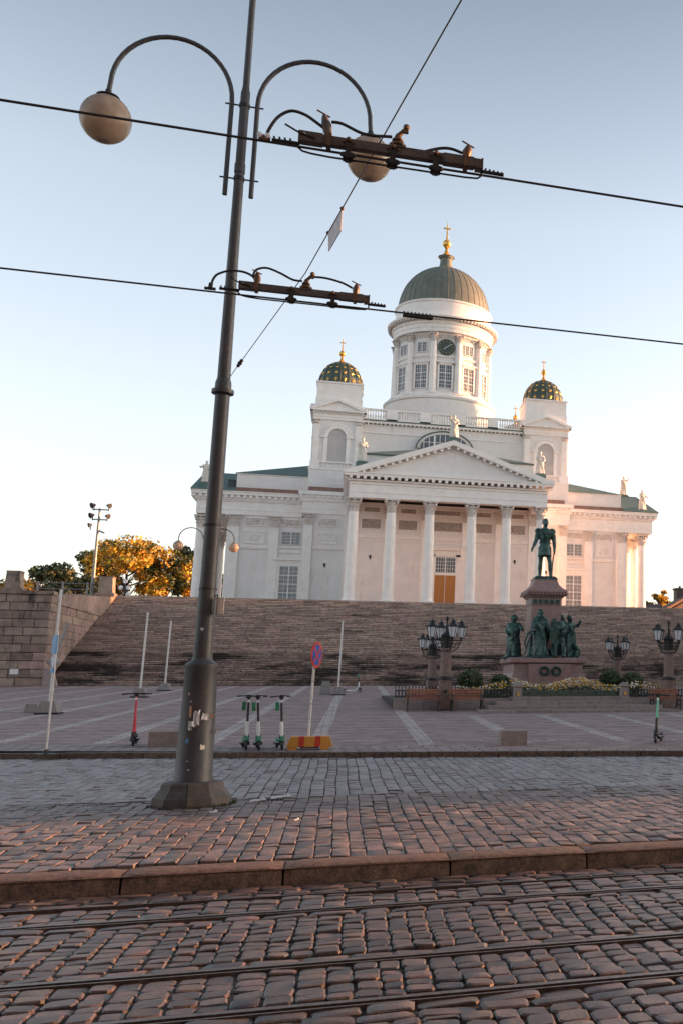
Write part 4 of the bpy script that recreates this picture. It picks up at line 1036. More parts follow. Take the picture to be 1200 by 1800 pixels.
tree(-24.2,186,9.9,15.3,3.8,'leaf_green','dark tree crown partly hidden by the tram pole and the cathedral corner',3600,3)
tree(-39.5,190,9.9,14.2,4.4,'leaf_green','dark green tree with ragged top just right of the tall floodlight mast',3600,4)
tree(-42.8,176,9.9,10.4,3.2,'leaf_green','dark airy tree left of the tall floodlight mast, with a pointed top',1700,5,leafsize=.3)
tree(-46.2,178,9.9,7.8,3.4,'leaf_gold','low yellowing tree behind the handrail, left of the floodlight mast',2000,6,cz=.6)
tree(-38.0,172,9.9,8.6,3.4,'leaf_green','low dark tree directly behind the stone pier at the head of the steps',2200,7,cz=.55)
tree(-52.5,176,9.9,8.6,2.2,'leaf_green','slim dark tree near the left picture edge, beside the left granite pier',900,8)
tree(-56.3,182,9.9,8.4,2.4,'leaf_green','small dark tree behind the left granite pier',900,9)
tree(-49.2,180,9.9,6.6,2.8,'leaf_green','lowest of the dark trees behind the handrail at the left',1300,10)
tree(50.0,165,9.9,7.4,1.7,'leaf_gold','small tree with an orange top beside the right corner of the cathedral',1500,11,leafsize=.28,group='trees behind the terrace')
tree(48.3,166,9.9,5.9,1.3,'leaf_green','small dark tree tight against the right corner of the cathedral',800,12,leafsize=.28)
tree(-19.5,196,9.9,13,4.5,'leaf_green','dark tree seen between the columns of the left side portico',2200,13)

# ------------------------------------------------------------------ floodlight mast and double globe lamp on the terrace
t = thing('floodlight_mast', (-21.2,101.6,9.1), 'tall grey floodlight mast with five lamps at the top, above the retaining wall', 'mast')
x, y = -21.2, 101.6
MB().tube([(x,y,9.1),(x,y,16.9)], [.15,.08], 10).build('mast', 'galv', t)
MB().box(x-.6,x+.7,y-.05,y+.05,16.75,16.85).box(x-.55,x+.6,y-.05,y+.05,15.85,15.95).build('crossbar', 'galv', t)
def horn(x, y, z, dx, sz):
    b = MB(); d = Vector((dx,-.45,-.25)).normalized()
    b.tube([Vector((x,y,z)), Vector((x,y,z))+d*.12*sz, Vector((x,y,z))+d*.45*sz], [.12*sz,.16*sz,.34*sz], 10)
    b.build('floodlight', 'black', t)
for (dx_, z, d_, s_) in ((-.45,17.2,-.5,1.0),(.7,17.2,.9,.9),(-.5,16.3,-.5,1.0),(.65,16.25,.9,.9),(-.6,15.4,-.8,.8)):
    horn(x+dx_*.8, y-.1, z, d_, s_*.8); MB().box(x+dx_-.03,x+dx_+.03,y-.05,y+.05,z-.5,z).build('bracket', 'galv', t)
MB().tube([(x+.1,y,14.9),(x+.55,y-.1,14.7)], .08, 6).build('camera_box', 'galv', t)
t = thing('globe_lamp', (-12.75,105,9.1), 'small double globe street lamp at the top of the steps, behind the tram pole', 'street lamp')
x, y = -12.75, 105
MB().tube([(x,y,9.1),(x,y,12),(x,y,15.6)], [.14,.1,.06], 8).build('post', 'black', t)
for s in (-1, 1):
    a = MB().tube([(x,y,14.4),(x+s*.2,y,14.9)]+[(x+s*(1.35+1.05*cos(pi-pi*i/10)), y, 15.0+1.0*sin(pi*i/10)) for i in range(11)]+[(x+s*2.4,y,14.6)], .045, 6).build('lamp_arm', 'black', t)
    g_ = MB().ball((x+s*2.4,y,14.25), .45, 18, 12).build('globe', 'globe', a, smooth=True)
    MB().lathe([(.3,14.55),(.12,14.72)],(x+s*2.4,y,0),10).build('cap', 'black', a)
t = thing('lamp_cluster', (-19.9,110,9.1), 'cluster of three tiny white globes beside the pier at the head of the steps', 'street lamp')
MB().tube([(-20.2,110,9.1),(-20.2,110,11.0)], .08, 6).build('post', 'black', t)
for dx_, dz in ((-.35,10.6),(.3,10.6),(0,11.2),(.35,10.0)): MB().ball((-20.2+dx_,110,dz), .21, 12, 8).build('globe', 'lantern', t, smooth=True)

# ================================================================== TRAM POLE
PXc, PYc = -1.82, 15.5
def Pz(z): return 1.6+(z-1.6)*.94
t = thing('tram_pole', (PXc,PYc,0), 'huge dark tapering tram pole with two big globe lamps on hooped arms, nearest the camera', 'pole')
oc = lambda r: r/cos(pi/8)
MB().lathe([(.485,-.05),(.49,.02),(.485,.1),(.46,.12),(.45,.14),(.40,.20),(.385,.27),(.375,.285),(.30,.30)], (PXc,PYc,0), 10, a0=pi/10).build('plinth', 'plinth', t)
MB().box(PXc-.004,PXc+.004,PYc-.5,PYc-.35,.0,.3).build('plinth_joint', 'groove', t)
lo = MB().lathe([(.25,.28),(.247,.33),(.235,.36),(.215,1.2),(.203,Pz(1.80)),(.209,Pz(1.82)),(.209,Pz(1.86)),(.19,Pz(1.88)),(.135,Pz(1.92)),(.125,Pz(1.95))], (PXc,PYc,0), 40).build('lower_shaft', 'pole', t, smooth='auto')
MB().lathe([(.125,Pz(1.94)),(.105,Pz(3.2)),(.098,Pz(5.90))], (PXc,PYc,0), 32).build('middle_shaft', 'pole', t, smooth='auto')
MB().lathe([(.147,Pz(5.93)),(.15,Pz(5.95)),(.147,Pz(5.99)),(.11,Pz(6.0)),(.108,Pz(6.1)),(.085,Pz(6.18)),(.082,Pz(6.2))], (PXc,PYc,0), 28).build('collar', 'pole', t, smooth='auto')
MB().lathe([(.088,Pz(6.15)),(.066,Pz(9.52)),(.075,Pz(9.53)),(.075,Pz(9.68)),(.066,Pz(9.69)),(.066,Pz(10.9)),(.055,Pz(10.95)),(.048,Pz(11.0))], (PXc,PYc,0), 24).build('upper_shaft', 'pole', t, smooth='auto')
MB().lathe([(.048,Pz(10.98)),(.044,Pz(14.5))], (PXc,PYc,0), 20).build('top_shaft', 'pole', t, smooth='auto')
for z in (2.95, 3.9): MB().lathe([(.118,Pz(z)),(.118,Pz(z)+.02)], (PXc,PYc,0), 24).build('strap', 'black', t)
for s in (-1, 1):
    xv = PXc+s*.178; rr_ = .86*.94
    cxa = xv+s*rr_
    pts = [(xv,PYc,Pz(9.14)),(xv,PYc,Pz(10.2))]+[(cxa-s*rr_*cos(pi*i/22), PYc, Pz(10.72)+rr_*1.08*sin(pi*i/22)) for i in range(23)]+[(cxa+s*rr_*1.0+s*.015,PYc,Pz(10.55))]
    a = MB().tube(pts, .034, 12).build('lamp_arm', 'pole', t, smooth='auto')
    gx = cxa+s*rr_+s*.015
    MB().lathe([(.042,Pz(10.44)),(.042,Pz(10.58))], (gx,PYc,0), 14).build('arm_socket', 'black', a)
    MB().lathe([(.16,Pz(10.455)),(.15,Pz(10.475)),(.05,Pz(10.49))], (gx,PYc,0), 20).build('cap', 'black', a)
    MB().ball((gx,PYc,Pz(10.10)), .335, 32, 20, (1,1,1.05)).build('globe', 'globe', a, smooth=True)
    MB().lathe([(.075,Pz(9.747)),(.06,Pz(9.735)),(.02,Pz(9.73))], (gx,PYc,0), 20).build('globe_foot', 'brass', a)
for z in (9.43, 10.68):
    MB().tube([(PXc-.265,PYc-.0,Pz(z)),(PXc+.265,PYc,Pz(z))], .013, 8).build('clamp_bar', 'black', t)
    MB().lathe([(.076,Pz(z)-.03),(.076,Pz(z)+.03)], (PXc,PYc,0), 20).build('clamp_ring', 'black', t)
def patch(z, ang, w, h, m, name, curl=.012, jag=5, r=None):
    """paper scrap wrapped on the shaft; ang from the camera side"""
    b = MB(); n = 6; vs = []; fs = []; rr = r or (.215-(z-1.2)*.018+.003)
    rnd = random.Random(int(z*1000+ang*10)); base = -pi/2-math.atan2(PXc,PYc)*-1
    for i in range(n+1):
        a = -pi/2+rad(ang)+(i/n-.5)*w/rr
        top, bot = z+h/2*(1+rnd.uniform(-.4,.3)), z-h/2*(1+rnd.uniform(-.4,.3)); q = rr+rnd.uniform(.0,curl)
        vs += [(PXc+q*cos(a),PYc+q*sin(a),bot),(PXc+(q+.004)*cos(a),PYc+(q+.004)*sin(a),(top+bot)/2),(PXc+(q+rnd.uniform(0,curl))*cos(a),PYc+(q+rnd.uniform(0,curl))*sin(a),top)]
    for i in range(n): fs += [(3*i,3*i+3,3*i+4,3*i+1),(3*i+1,3*i+4,3*i+5,3*i+2)]
    b.add(vs, fs).build(name, m, lo, fix=False)
patch(1.13,2,.075,.20,'paper','torn_poster',.03); patch(1.22,-18,.03,.14,'paper2','torn_poster',.02)
patch(1.06,-8,.10,.07,'paper','torn_poster',.05); patch(1.15,28,.09,.09,'paper','torn_poster',.05); patch(1.16,52,.05,.05,'paper2','torn_poster',.03)
patch(1.0,-14,.05,.05,'paper','torn_poster',.04); patch(.75,28,.06,.06,'fl_white','sticker',.001); patch(.46,-10,.02,.02,'paper','sticker',.001)
patch(.57,-16,.018,.018,'paper','sticker',.001); patch(.83,-22,.04,.06,'sigblue2','sticker',.002); patch(.95,70,.035,.05,'paper','torn_poster',.06)
patch(1.35,-20,.02,.02,'paper','sticker',.001); patch(1.45,-30,.02,.03,'paper2','sticker',.001)
patch(2.32,-8,.04,.04,'paper','sticker',.001,r=.122); patch(2.16,-30,.02,.02,'sigblue2','sticker',.001,r=.124)
# small sign on a bent bracket
br = MB().tube([(PXc+.10,PYc-.02,2.78),(PXc+.135,PYc-.05,2.80),(PXc+.14,PYc-.06,2.76),(PXc+.14,PYc-.06,2.52)], .008, 6).build('sign_bracket', 'black', t)
sg = MB().obox((PXc+.195,PYc-.14,2.64), ((.6,-.8,0),(.8,.6,0),(0,0,1)), .075, .005, .115).build('sign_plate', 'board', br)
q = MB()
for i in range(7): q.obox((PXc+.195-.0048,PYc-.14-.0036-.003,2.72-i*.025), ((.6,-.8,0),(.8,.6,0),(0,0,1)), .055-.01*(i % 3), .001, .004)

# ================================================================== OVERHEAD LINE
def sagline(name, p0, p1, r, m, label, n=24, sag=.0):
    pts = []
    for i in range(n+1):
        k = i/n; p = Vector(p0).lerp(Vector(p1), k); p.z -= sag*4*k*(1-k); pts.append(p)
    o = MB().tube(pts, r, 6).build(name, m, None, smooth=True); return o
def cwire(Y, Z, label, dy):
    o = sagline('contact_wire', (-30,Y-dy*30,Z), (36,Y+dy*36,Z), .009, 'cable', label)
    o['label'] = label; o['category'] = 'overhead wire'; o['group'] = 'tram contact wires'; return o
cwire(7.14, 5.29, 'upper black tram wire crossing the whole picture in front of the right globe lamp', .012)
cwire(10.30, 5.30, 'lower black tram wire crossing the picture in front of the cathedral dome', .012)
span = MB().tube([(PXc,PYc-.1,Pz(6.0)),(-.55,10.31,5.60),(.135,7.15,5.60),(.55,5.6,5.78),(2.2,-.9,6.5)], .0055, 6).build('span_wire', 'cable', None, smooth=True)
tag(span, 'thin black wire running diagonally from the tram pole collar up to the top edge', 'overhead wire')
sp = MB(); c = Vector((PXc,PYc-.1,Pz(6.0))).lerp(Vector((-.55,10.31,5.60)), .28)
sp.ball(c, .03, 8, 6).ball(c+Vector((.03,-.12,0)), .024, 8, 6).ball(c+Vector((-.03,.12,0)), .024, 8, 6).tube([c+Vector((-.035,.14,0)),c+Vector((.035,-.14,0))], .014, 6)
sp.build('wire_splice', 'black', span)
# tag plate on the span wire
A_, B_ = Vector((-.55,10.31,5.60)), Vector((.135,7.15,5.60))
c = A_.lerp(B_, .42); d = (B_-A_).normalized()
tg = thing('tag_plate', tuple(c), 'small pale tilted plate hanging from the diagonal span wire between the two insulator beams', 'tag')
MB().add([c-d*.28+Vector((0,0,-.012)),c+d*.28+Vector((0,0,-.012)),c+d*.20+Vector((.015,0,-.165)),c-d*.30+Vector((.015,0,-.165)),
          c-d*.28+Vector((.006,.004,-.012)),c+d*.28+Vector((.006,.004,-.012)),c+d*.20+Vector((.021,.004,-.165)),c-d*.30+Vector((.021,.004,-.165))],
         [(0,1,2,3),(7,6,5,4),(0,4,5,1),(1,5,6,2),(2,6,7,3),(3,7,4,0)]).build('plate', 'paper', tg)
for k in (-.28,.28): MB().ball(c+d*k, .018, 8, 6).build('clip', 'brass', tg)
cl = thing('wire_clamp', (.55,10.42,5.31), 'dark spiky clamp gripping the lower tram wire in front of the dome', 'clamp')
b = MB(); b.tube([(.40,10.42,5.315),(.70,10.43,5.315)], .018, 8)
b.build('clamp_body', 'black', cl)
b = MB()
for i in range(8): b.tube([(.42+i*.037,10.42,5.32),(.41+i*.037,10.42,5.36)], .009, 6)
b.build('clamp_bolt', 'black', cl, kind='stuff')

def insulator(name, x0, x1, Y, Zt, label, hx, left_bushing, right_bushing, jumpL):
    """section insulator: a flat beam along the wire, with bushings, jumper cables and a runner below"""
    t = thing(name, ((x0+x1)/2,Y,Zt), label, 'insulator', 'section insulators on the tram wires')
    zc = Zt+.055; L = x1-x0
    b = MB(); b.box(x0,x1,Y-.03,Y+.03,zc-.032,zc+.032)
    b.build('beam', 'insul', t)
    b = MB(); b.box(x0-.01,x0+.15,Y-.036,Y+.036,zc-.037,zc+.037).box(x1-.28,x1-.06,Y-.036,Y+.036,zc-.036,zc+.036)
    b.build('beam_sleeve', 'insul', t, kind='stuff')
    MB().prismY([(x1-.05,zc-.045),(x1+.005,zc-.045),(x1+.005,zc+.035),(x1-.008,zc+.035),(x1-.01,zc-.03),(x1-.05,zc-.035)], Y-.04, Y+.04).build('end_bracket', 'brass', t)
    MB().ball((x0+.03,Y-.037,zc+.015), .010, 8, 5).build('bolt', 'lantern', t)
    MB().tube([(x0-.1,Y-.02,zc+.07),(x0-.02,Y-.04,zc+.02),(x0+.1,Y-.045,zc-.015)], .007, 6).build('horn', 'black', t)
    # runner
    zr = Zt-.055
    MB().tube([(x0-.03,Y,Zt-.005),(x0+.02,Y,zr+.01),(x0+.08,Y,zr-.0),(x0+.2,Y,zr-.006),(x1-.12,Y,zr-.006),(x1-.03,Y,zr+.0),(x1,Y,zr+.025),(x1-.005,Y,Zt)], .0075, 8).build('runner', 'black', t, smooth=True)
    # wire runs along beam top/bottom with droppers
    for k in ((.32,.56,.80) if hx else (.46,.78)):
        x = x0+L*k-.08
        b = MB(); b.box(x-.035,x+.035,Y-.045,Y+.045,Zt-.055,Zt-.025).box(x-.02,x+.02,Y-.05,Y+.05,Zt-.06,zc+.01)
        b.ball((x-.038,Y-.03,Zt-.04), .017, 7, 5).ball((x+.038,Y-.03,Zt-.04), .017, 7, 5)
        c = b.build('hanger', 'black', t)
        b = MB(); b.ball((x,Y-.055,zc+.012), .018, 8, 6).ball((x-.035,Y-.045,zc-.004), .011, 8, 5).ball((x+.035,Y-.045,zc-.004), .011, 8, 5)
        b.build('hanger_bolts', 'brass', c)
    # splices at both ends
    b = MB()
    for i in range(4): b.tube([(x0-.16+i*.035,Y,Zt),(x0-.168+i*.035,Y,Zt+.032)], .008, 6)
    for i in range(5): b.tube([(x1+.015+i*.03,Y,Zt),(x1+.03+i*.03,Y,Zt+.032-.003*i)], .008, 6)
    b.tube([(x0-.18,Y,Zt+.002),(x0,Y,Zt+.004)], .014, 7); b.tube([(x1,Y,Zt+.004),(x1+.16,Y,Zt+.002)], .014, 7)
    b.build('wire_grip', 'black', t, kind='stuff')
    # central bell hanging from the span wire
    xb = x0+L*.52 if hx else x0+L*.50
    o = MB().lathe([(.014,zc+.025),(.016,zc+.035),(.058,zc+.040),(.060,zc+.052),(.048,zc+.062),(.028,zc+.074),(.040,zc+.082),(.040,zc+.092),(.026,zc+.106),(.02,zc+.125),(.012,zc+.14)], (xb,Y,0), 20).build('bell_insulator', 'brass', t, smooth='auto')
    b = MB(); b.tube([(xb,Y,zc+.12),(xb+.05,Y-.02,Zt+.235)], [.020,.011], 8); b.ball((xb+.055,Y-.02,Zt+.245), .024, 9, 6); b.box(xb+.02,xb+.07,Y-.035,Y-.005,Zt+.20,Zt+.215)
    b.build('span_clamp', 'brass', o)
    MB().box(xb-.05,xb+.05,Y-.04,Y+.04,zc+.02,zc+.04).build('bell_seat', 'insul', o)
    def bushing(x, h, lean, m='brass'):
        p = (x,Y,zc+.03)
        o = MB().tube([p,(x+lean*.3,Y,zc+.03+h*.25),(x+lean*.5,Y,zc+.03+h*.5),(x+lean*.9,Y,zc+.03+h*.85),(x+lean,Y,zc+.03+h)], [.024,.03,.036,.022,.012], 12).build('bushing', m, t, smooth='auto')
        MB().box(x-.016,x+.016,Y-.05,Y+.04,zc-.05,zc+.04).build('bushing_strap', 'brass', o)
        MB().tube([(x+lean-.05,Y-.01,zc+.05+h),(x+lean+.04,Y+.01,zc+.02+h)], .006, 6).build('bushing_pin', 'brass', o)
    def cable(pts, m='cable', r=.0115):
        P = [Vector(p) for p in pts]; out = []
        for i in range(len(P)-1):
            p0, p1, p2, p3 = P[max(i-1,0)], P[i], P[i+1], P[min(i+2,len(P)-1)]
            for k in range(6):
                u = k/6; out.append(.5*((2*p1)+(p2-p0)*u+(2*p0-5*p1+4*p2-p3)*u*u+(3*p1-p0-3*p2+p3)*u**3))
        out.append(P[-1]); MB().tube(out, r, 8).build('jumper_cable', m, t, smooth=True)
    return t, bushing, cable, zc, xb
t, bush, cable, zc, xb = insulator('section_insulator', -.47, .785, 7.14, 5.31, 'larger dark insulator beam in front of the right globe lamp, upper of the two', True, 0, 0, 0)
bush(-.28, .17, -.04, 'insul'); bush(.665, .11, .02)
cable([(-.685,7.14,5.33),(-.672,7.14,5.39),(-.62,7.14,5.49),(-.54,7.13,5.545),(-.45,7.13,5.535),(-.37,7.13,5.49),(-.31,7.14,5.455)])
cable([(-.27,7.12,5.505),(-.2,7.12,5.505),(-.08,7.12,5.46),(.0,7.12,5.45),(.09,7.13,5.465),(.14,7.14,5.475)])
cable([(.30,7.16,5.37),(.36,7.16,5.405),(.48,7.16,5.455),(.56,7.15,5.46),(.64,7.14,5.435)])
b = MB(); b.box(-.735,-.66,7.12,7.16,5.295,5.335); g = b.build('wire_terminal', 'brass', t)
b = MB(); b.ball((-.725,7.1,5.32), .018, 8, 6).ball((-.675,7.1,5.32), .018, 8, 6).build('terminal_bolts', 'lantern', g)
t, bush, cable, zc, xb = insulator('section_insulator', -1.13, .065, 10.30, 5.345, 'smaller dark insulator beam crossing the tram pole, lower of the two', False, 0, 0, 0)
bush(-.98, .12, .0); bush(-.07, .12, .01)
cable([(-1.38,10.3,5.375),(-1.37,10.3,5.43),(-1.33,10.3,5.49),(-1.22,10.29,5.535),(-1.1,10.29,5.535),(-1.02,10.29,5.50),(-.99,10.29,5.45)])
cable([(-1.02,10.28,5.50),(-.99,10.28,5.57),(-.90,10.28,5.60),(-.78,10.28,5.565),(-.66,10.29,5.515),(-.57,10.29,5.51)])
cable([(-.50,10.29,5.56),(-.42,10.29,5.57),(-.32,10.29,5.565),(-.2,10.29,5.54),(-.1,10.3,5.50)])
b = MB(); b.box(-1.44,-1.34,10.285,10.315,5.325,5.345).tube([(-1.39,10.3,5.34),(-1.385,10.3,5.39)], .02, 8); b.build('wire_terminal', 'black', t)
b = MB(); b.box(-.60,-.46,10.26,10.34,5.34,5.36)

# ================================================================== STREET FURNITURE ON THE SQUARE
def flagpole(x, y, h, label, lean=0, foot=True, blocks=2):
    z = gz(y); t = thing('white_pole', (x,y,z), label, 'pole', 'thin white poles in stone feet')
    MB().tube([(x,y,z+.2),(x+lean,y,z+h)], [.05,.045], 8).build('pole', 'whitepole', t)
    if foot:
        MB().prismY([(x-.34,z),(x+.34,z),(x+.22,z+.45),(x-.22,z+.45)], y-.35, y+.35).build('stone_foot', 'concrete', t)
    MB().box(x-.38,x+.38,y-.36,y+.36,z-.01,z+.06).build('foot_plate', 'black', t)
flagpole(-9.75,42.0,4.4,'tallest thin white pole, farthest left, standing in front of the retaining wall',.0)
flagpole(-9.55,58.0,4.25,'middle white pole in a stone foot, between the blue sign post and the tram pole',.05)
flagpole(-10.05,69.0,4.2,'right hand white pole of the pair left of the tram pole',.05)
flagpole(-.15,60.3,4.05,'lone white pole right of the round no parking sign',.05)
t = thing('granite_foot_block', (-10.7,43.5,gz(43.5)), 'loose granite foot block left of the farthest left white pole', 'stone block')
MB().prismY([(-10.85,gz(43.5)),(-10.35,gz(43.5)),(-10.45,gz(43.5)+.3),(-10.78,gz(43.5)+.3)],43.2,43.8).build('block', 'concrete', t)
t = thing('granite_foot_block', (-.8,61.5,gz(61.5)), 'loose granite foot block beside the lone white pole in the middle', 'stone block')
MB().prismY([(-1.15,gz(61.5)),(-.5,gz(61.5)),(-.62,gz(61.5)+.75),(-1.0,gz(61.5)+.75)],61.1,61.8).build('block', 'concrete', t)
t = thing('leaning_post', (-18.4,79.3,1.35), 'slim bluish post with a wrapped foot leaning against the retaining wall', 'post')
MB().tube([(-18.45,79.6,3.1),(-17.9,79.6,5.6)], .09, 8).build('post', 'galv', t)
MB().ball((-18.5,79.5,3.0), .42, 8, 6, (1,.8,.7)).build('wrapping', 'concrete', t)

t = thing('sign_post', (-5.81,25.2,.12), 'thin grey post with a small blue parking sign seen edge on, at the left', 'sign')
x, y, z = -5.83, 25.2, .12
MB().tube([(x,y,z),(x,y,z+2.55)], .022, 8).build('post', 'whitepole', t)
MB().obox((x-.03,y-.04,z+2.28), ((.42,-.9,0),(.9,.42,0),(0,0,1)), .19, .012, .20).build('sign_plate', 'sigblue2', t)
MB().obox((x-.02,y-.04,z+1.93), ((.42,-.9,0),(.9,.42,0),(0,0,1)), .16, .012, .10).build('sign_plate', 'paper', t)
MB().obox((x-.03,y-.04,z+1.74), ((.42,-.9,0),(.9,.42,0),(0,0,1)), .12, .012, .05).build('sign_plate', 'sigblue2', t)
MB().lathe([(.2,0),(.19,.015),(.05,.03),(.04,.1)], (x,y,z-.01), 10).build('foot', 'black', t)

# no-parking sign standing in the yellow barrier foot
y = 24.95; z = gz(y); xb0 = -.60
t = thing('barrier', (xb0,y,z), 'low yellow barrier block with two red stripes at the far kerb', 'barrier')
MB().prismY([(xb0-.49,z+.07),(xb0+.49,z+.07),(xb0+.40,z+.29),(xb0-.40,z+.29)], y-.16, y+.16).build('body', 'baryellow', t)
for q in (-.17, .17): MB().prismY([(xb0+q-.065,z+.072),(xb0+q+.055,z+.072),(xb0+q+.055,z+.295),(xb0+q-.055,z+.295)], y-.166, y+.164).build('red_stripe', 'signred', t)
for q in (-.36, .32): MB().box(xb0+q-.09,xb0+q+.09,y-.15,y+.15,z,z+.07).build('foot', 'baryellow', t)
MB().box(xb0-.2,xb0+.2,y-.1,y+.1,z+.03,z+.055).build('lifting_bar', 'galv', t)
t = thing('no_parking_sign', (xb0-.0,y+.05,z+.29), 'round blue and red no stopping sign on a slim white post above the yellow barrier', 'sign')
MB().tube([(xb0-.04,y,z+.28),(xb0+.0,y,z+2.2)], .028, 8).build('post', 'whitepole', t)
for zz in (1.0, 1.5, 1.85): MB().tube([(xb0-.01,y,z+zz),(xb0-.01,y,z+zz+.02)], .034, 8).build('band', 'galv', t)
R = Matrix.Rotation(rad(68), 3, 'Z'); sc_ = Vector((xb0+.03,y-.05,z+2.10))
def disc(r, d0, d1, m, name, par, poly=None):
    b = MB(); pts = poly or [(r*cos(2*pi*i/40), r*sin(2*pi*i/40)) for i in range(40)]
    b.prismY(pts, d0, d1); b.v = [tuple(R @ Vector(p)+sc_) for p in b.v]; return b.build(name, m, par)
dsk = disc(.30, -.012, 0, 'signred', 'sign_disc', t)
disc(.235, -.018, -.0125, 'signblue', 'blue_field', dsk)
for s in (1, -1):
    w = .03; L = .225; a = pi/4*s; ca, sa = cos(a), sin(a)
    disc(0, -.021+(.001 if s > 0 else 0), -.0185, 'signred', 'cross_bar', dsk, [(L*ca-w*sa,L*sa+w*ca),(-L*ca-w*sa,-L*sa+w*ca),(-L*ca+w*sa,-L*sa-w*ca),(L*ca+w*sa,L*sa-w*ca)])

for (x0_, x1_, y_, lb) in ((-4.08,-3.14,26.3,'grey granite block partly hidden behind the tram pole foot'),(3.64,4.26,24.85,'grey granite block standing alone right of centre at the far kerb')):
    zz = gz(y_); t = thing('granite_block', ((x0_+x1_)/2,y_,zz), lb, 'stone block', 'granite blocks at the far kerb')
    b = MB(); c_ = .02
    b.box(x0_,x1_,y_,y_+.5,zz,zz+.36-c_).add([(x0_,y_,zz+.36-c_),(x1_,y_,zz+.36-c_),(x1_,y_+.5,zz+.36-c_),(x0_,y_+.5,zz+.36-c_),(x0_+c_,y_+c_,zz+.36),(x1_-c_,y_+c_,zz+.36),(x1_-c_,y_+.5-c_,zz+.36),(x0_+c_,y_+.5-c_,zz+.36)],[(0,1,5,4),(1,2,6,5),(2,3,7,6),(3,0,4,7),(4,5,6,7)])
    b.build('block', 'granite', t)
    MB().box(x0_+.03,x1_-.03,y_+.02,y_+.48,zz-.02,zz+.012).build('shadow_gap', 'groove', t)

# ------------------------------------------------------------------ electric scooters (built at the origin, deck running along +Y, front wheel towards -Y)
def scooter(label, stem, sleeve, deckm, grip='s_black', bag=None, bar=.27, fender=None, turn=0):
    t = thing('electric_scooter', (0,0,0), label, 'scooter', 'electric scooters parked on the square')
    def wheel(y):
        o = MB(); n = 20
        pr = [(.075,-.022),(.105,-.024),(.115,-.012),(.118,0),(.115,.012),(.105,.024),(.075,.022)]
        vs = []
        for k in range(n):
            a = 2*pi*k/n
            for r, xx in pr: vs.append((xx, y+r*cos(a), .118+r*sin(a)))
        m = len(pr); fs = [(k*m+j, ((k+1) % n)*m+j, ((k+1) % n)*m+j+1, k*m+j+1) for k in range(n) for j in range(m-1)]
        w = o.add(vs, fs).build('wheel', 's_black', t, smooth=True)
        h = MB(); h.lathe([(.076,-.016),(.076,.016)], n=14); h.v = [(z_, y+x_, .118+y_) for x_, y_, z_ in h.v]; h.build('hub', 'galv', w)
    wheel(-.55); wheel(.42)
    MB().prismY([(-.085,.10),(.085,.10),(.09,.16),(-.09,.16)], -.32, .30).build('deck', deckm, t)
    MB().tube([(0,.28,.14),(0,.42,.2),(0,.55,.16)], [.05,.045,.03], 8).build('rear_fender', fender or 's_black', t)
    MB().tube([(0,-.30,.13),(0,-.42,.26),(0,-.48,.36)], [.045,.04,.04], 8).build('neck', deckm, t)
    for s in (-1,1): MB().tube([(s*.045,-.55,.118),(s*.045,-.52,.3),(s*.02,-.50,.34)], .016, 6).build('fork', 's_black', t)
    MB().tube([(0,-.61,.20),(0,-.58,.27),(0,-.50,.27)], [.05,.055,.04], 8).build('front_fender', fender or 's_black', t)
    MB().tube([(0,-.50,.30),(0,-.47,.62)], [.042,.034], 10).build('sleeve', sleeve, t)
    MB().tube([(0,-.475,.58),(0,-.40,1.14)], [.028,.023], 10).build('stem', stem, t)
    MB().box(-.045,.045,-.46,-.38,1.12,1.20).build('display', 's_black', t)
    hb = [(-bar,.05,1.17),(-.1,0,1.18),(.1,0,1.18),(bar,.05,1.17)]; tc, ts = cos(rad(turn)), sin(rad(turn))
    MB().tube([(p[0]*tc-p[1]*ts, p[0]*ts+p[1]*tc-.41, p[2]) for p in hb], [.018,.013,.013,.018], 8).build('handlebar', grip, t)
    MB().tube([(.1,-.45,1.16),(.2,-.47,1.145)], .008, 5).build('brake_lever', 's_black', t)
    MB().ball((0,-.465,1.06), .03, 8, 6).build('headlight', 'lantern', t, smooth=True)
    if bag: MB().box(-.13,-.05,-.49,-.43,.86,1.05).build('document_pouch', bag, t)
    return t
def set_(t, x, y, rz, tilt=0): t.location = (x, y, gz(y)+.004); t.rotation_euler = (0, rad(tilt), rad(rz))
a = scooter('left of the three black and white scooters behind the far kerb', 's_black', 's_white', 's_black', bag='s_green', fender='s_green', turn=36); set_(a, -1.99, 25.4, 8, 0)
b_ = copy_thing(a, (0,0,0), 0, 'middle of the three black and white scooters behind the far kerb'); set_(b_, -1.70, 25.3, 6, -4)
c_ = copy_thing(a, (0,0,0), 0, 'right scooter of the three black and white ones, next to the yellow barrier'); set_(c_, -1.25, 25.2, 9, -3)
d_ = scooter('single pink stemmed scooter left of the tram pole foot', 's_pink', 's_pink', 's_black', bar=.3); set_(d_, -4.48, 27.1, 6, -1)
e_ = scooter('scooter with a bright green stem near the right picture edge', 's_teal', 's_black', 's_black', bar=.28); set_(e_, 7.62, 25.15, -25, 2)
f_ = scooter('distant white scooter near the foot of the steps, seen from the side', 's_black', 's_white', 's_white', bar=.15, bag='s_green'); set_(f_, .55, 64.5, 62, 0)
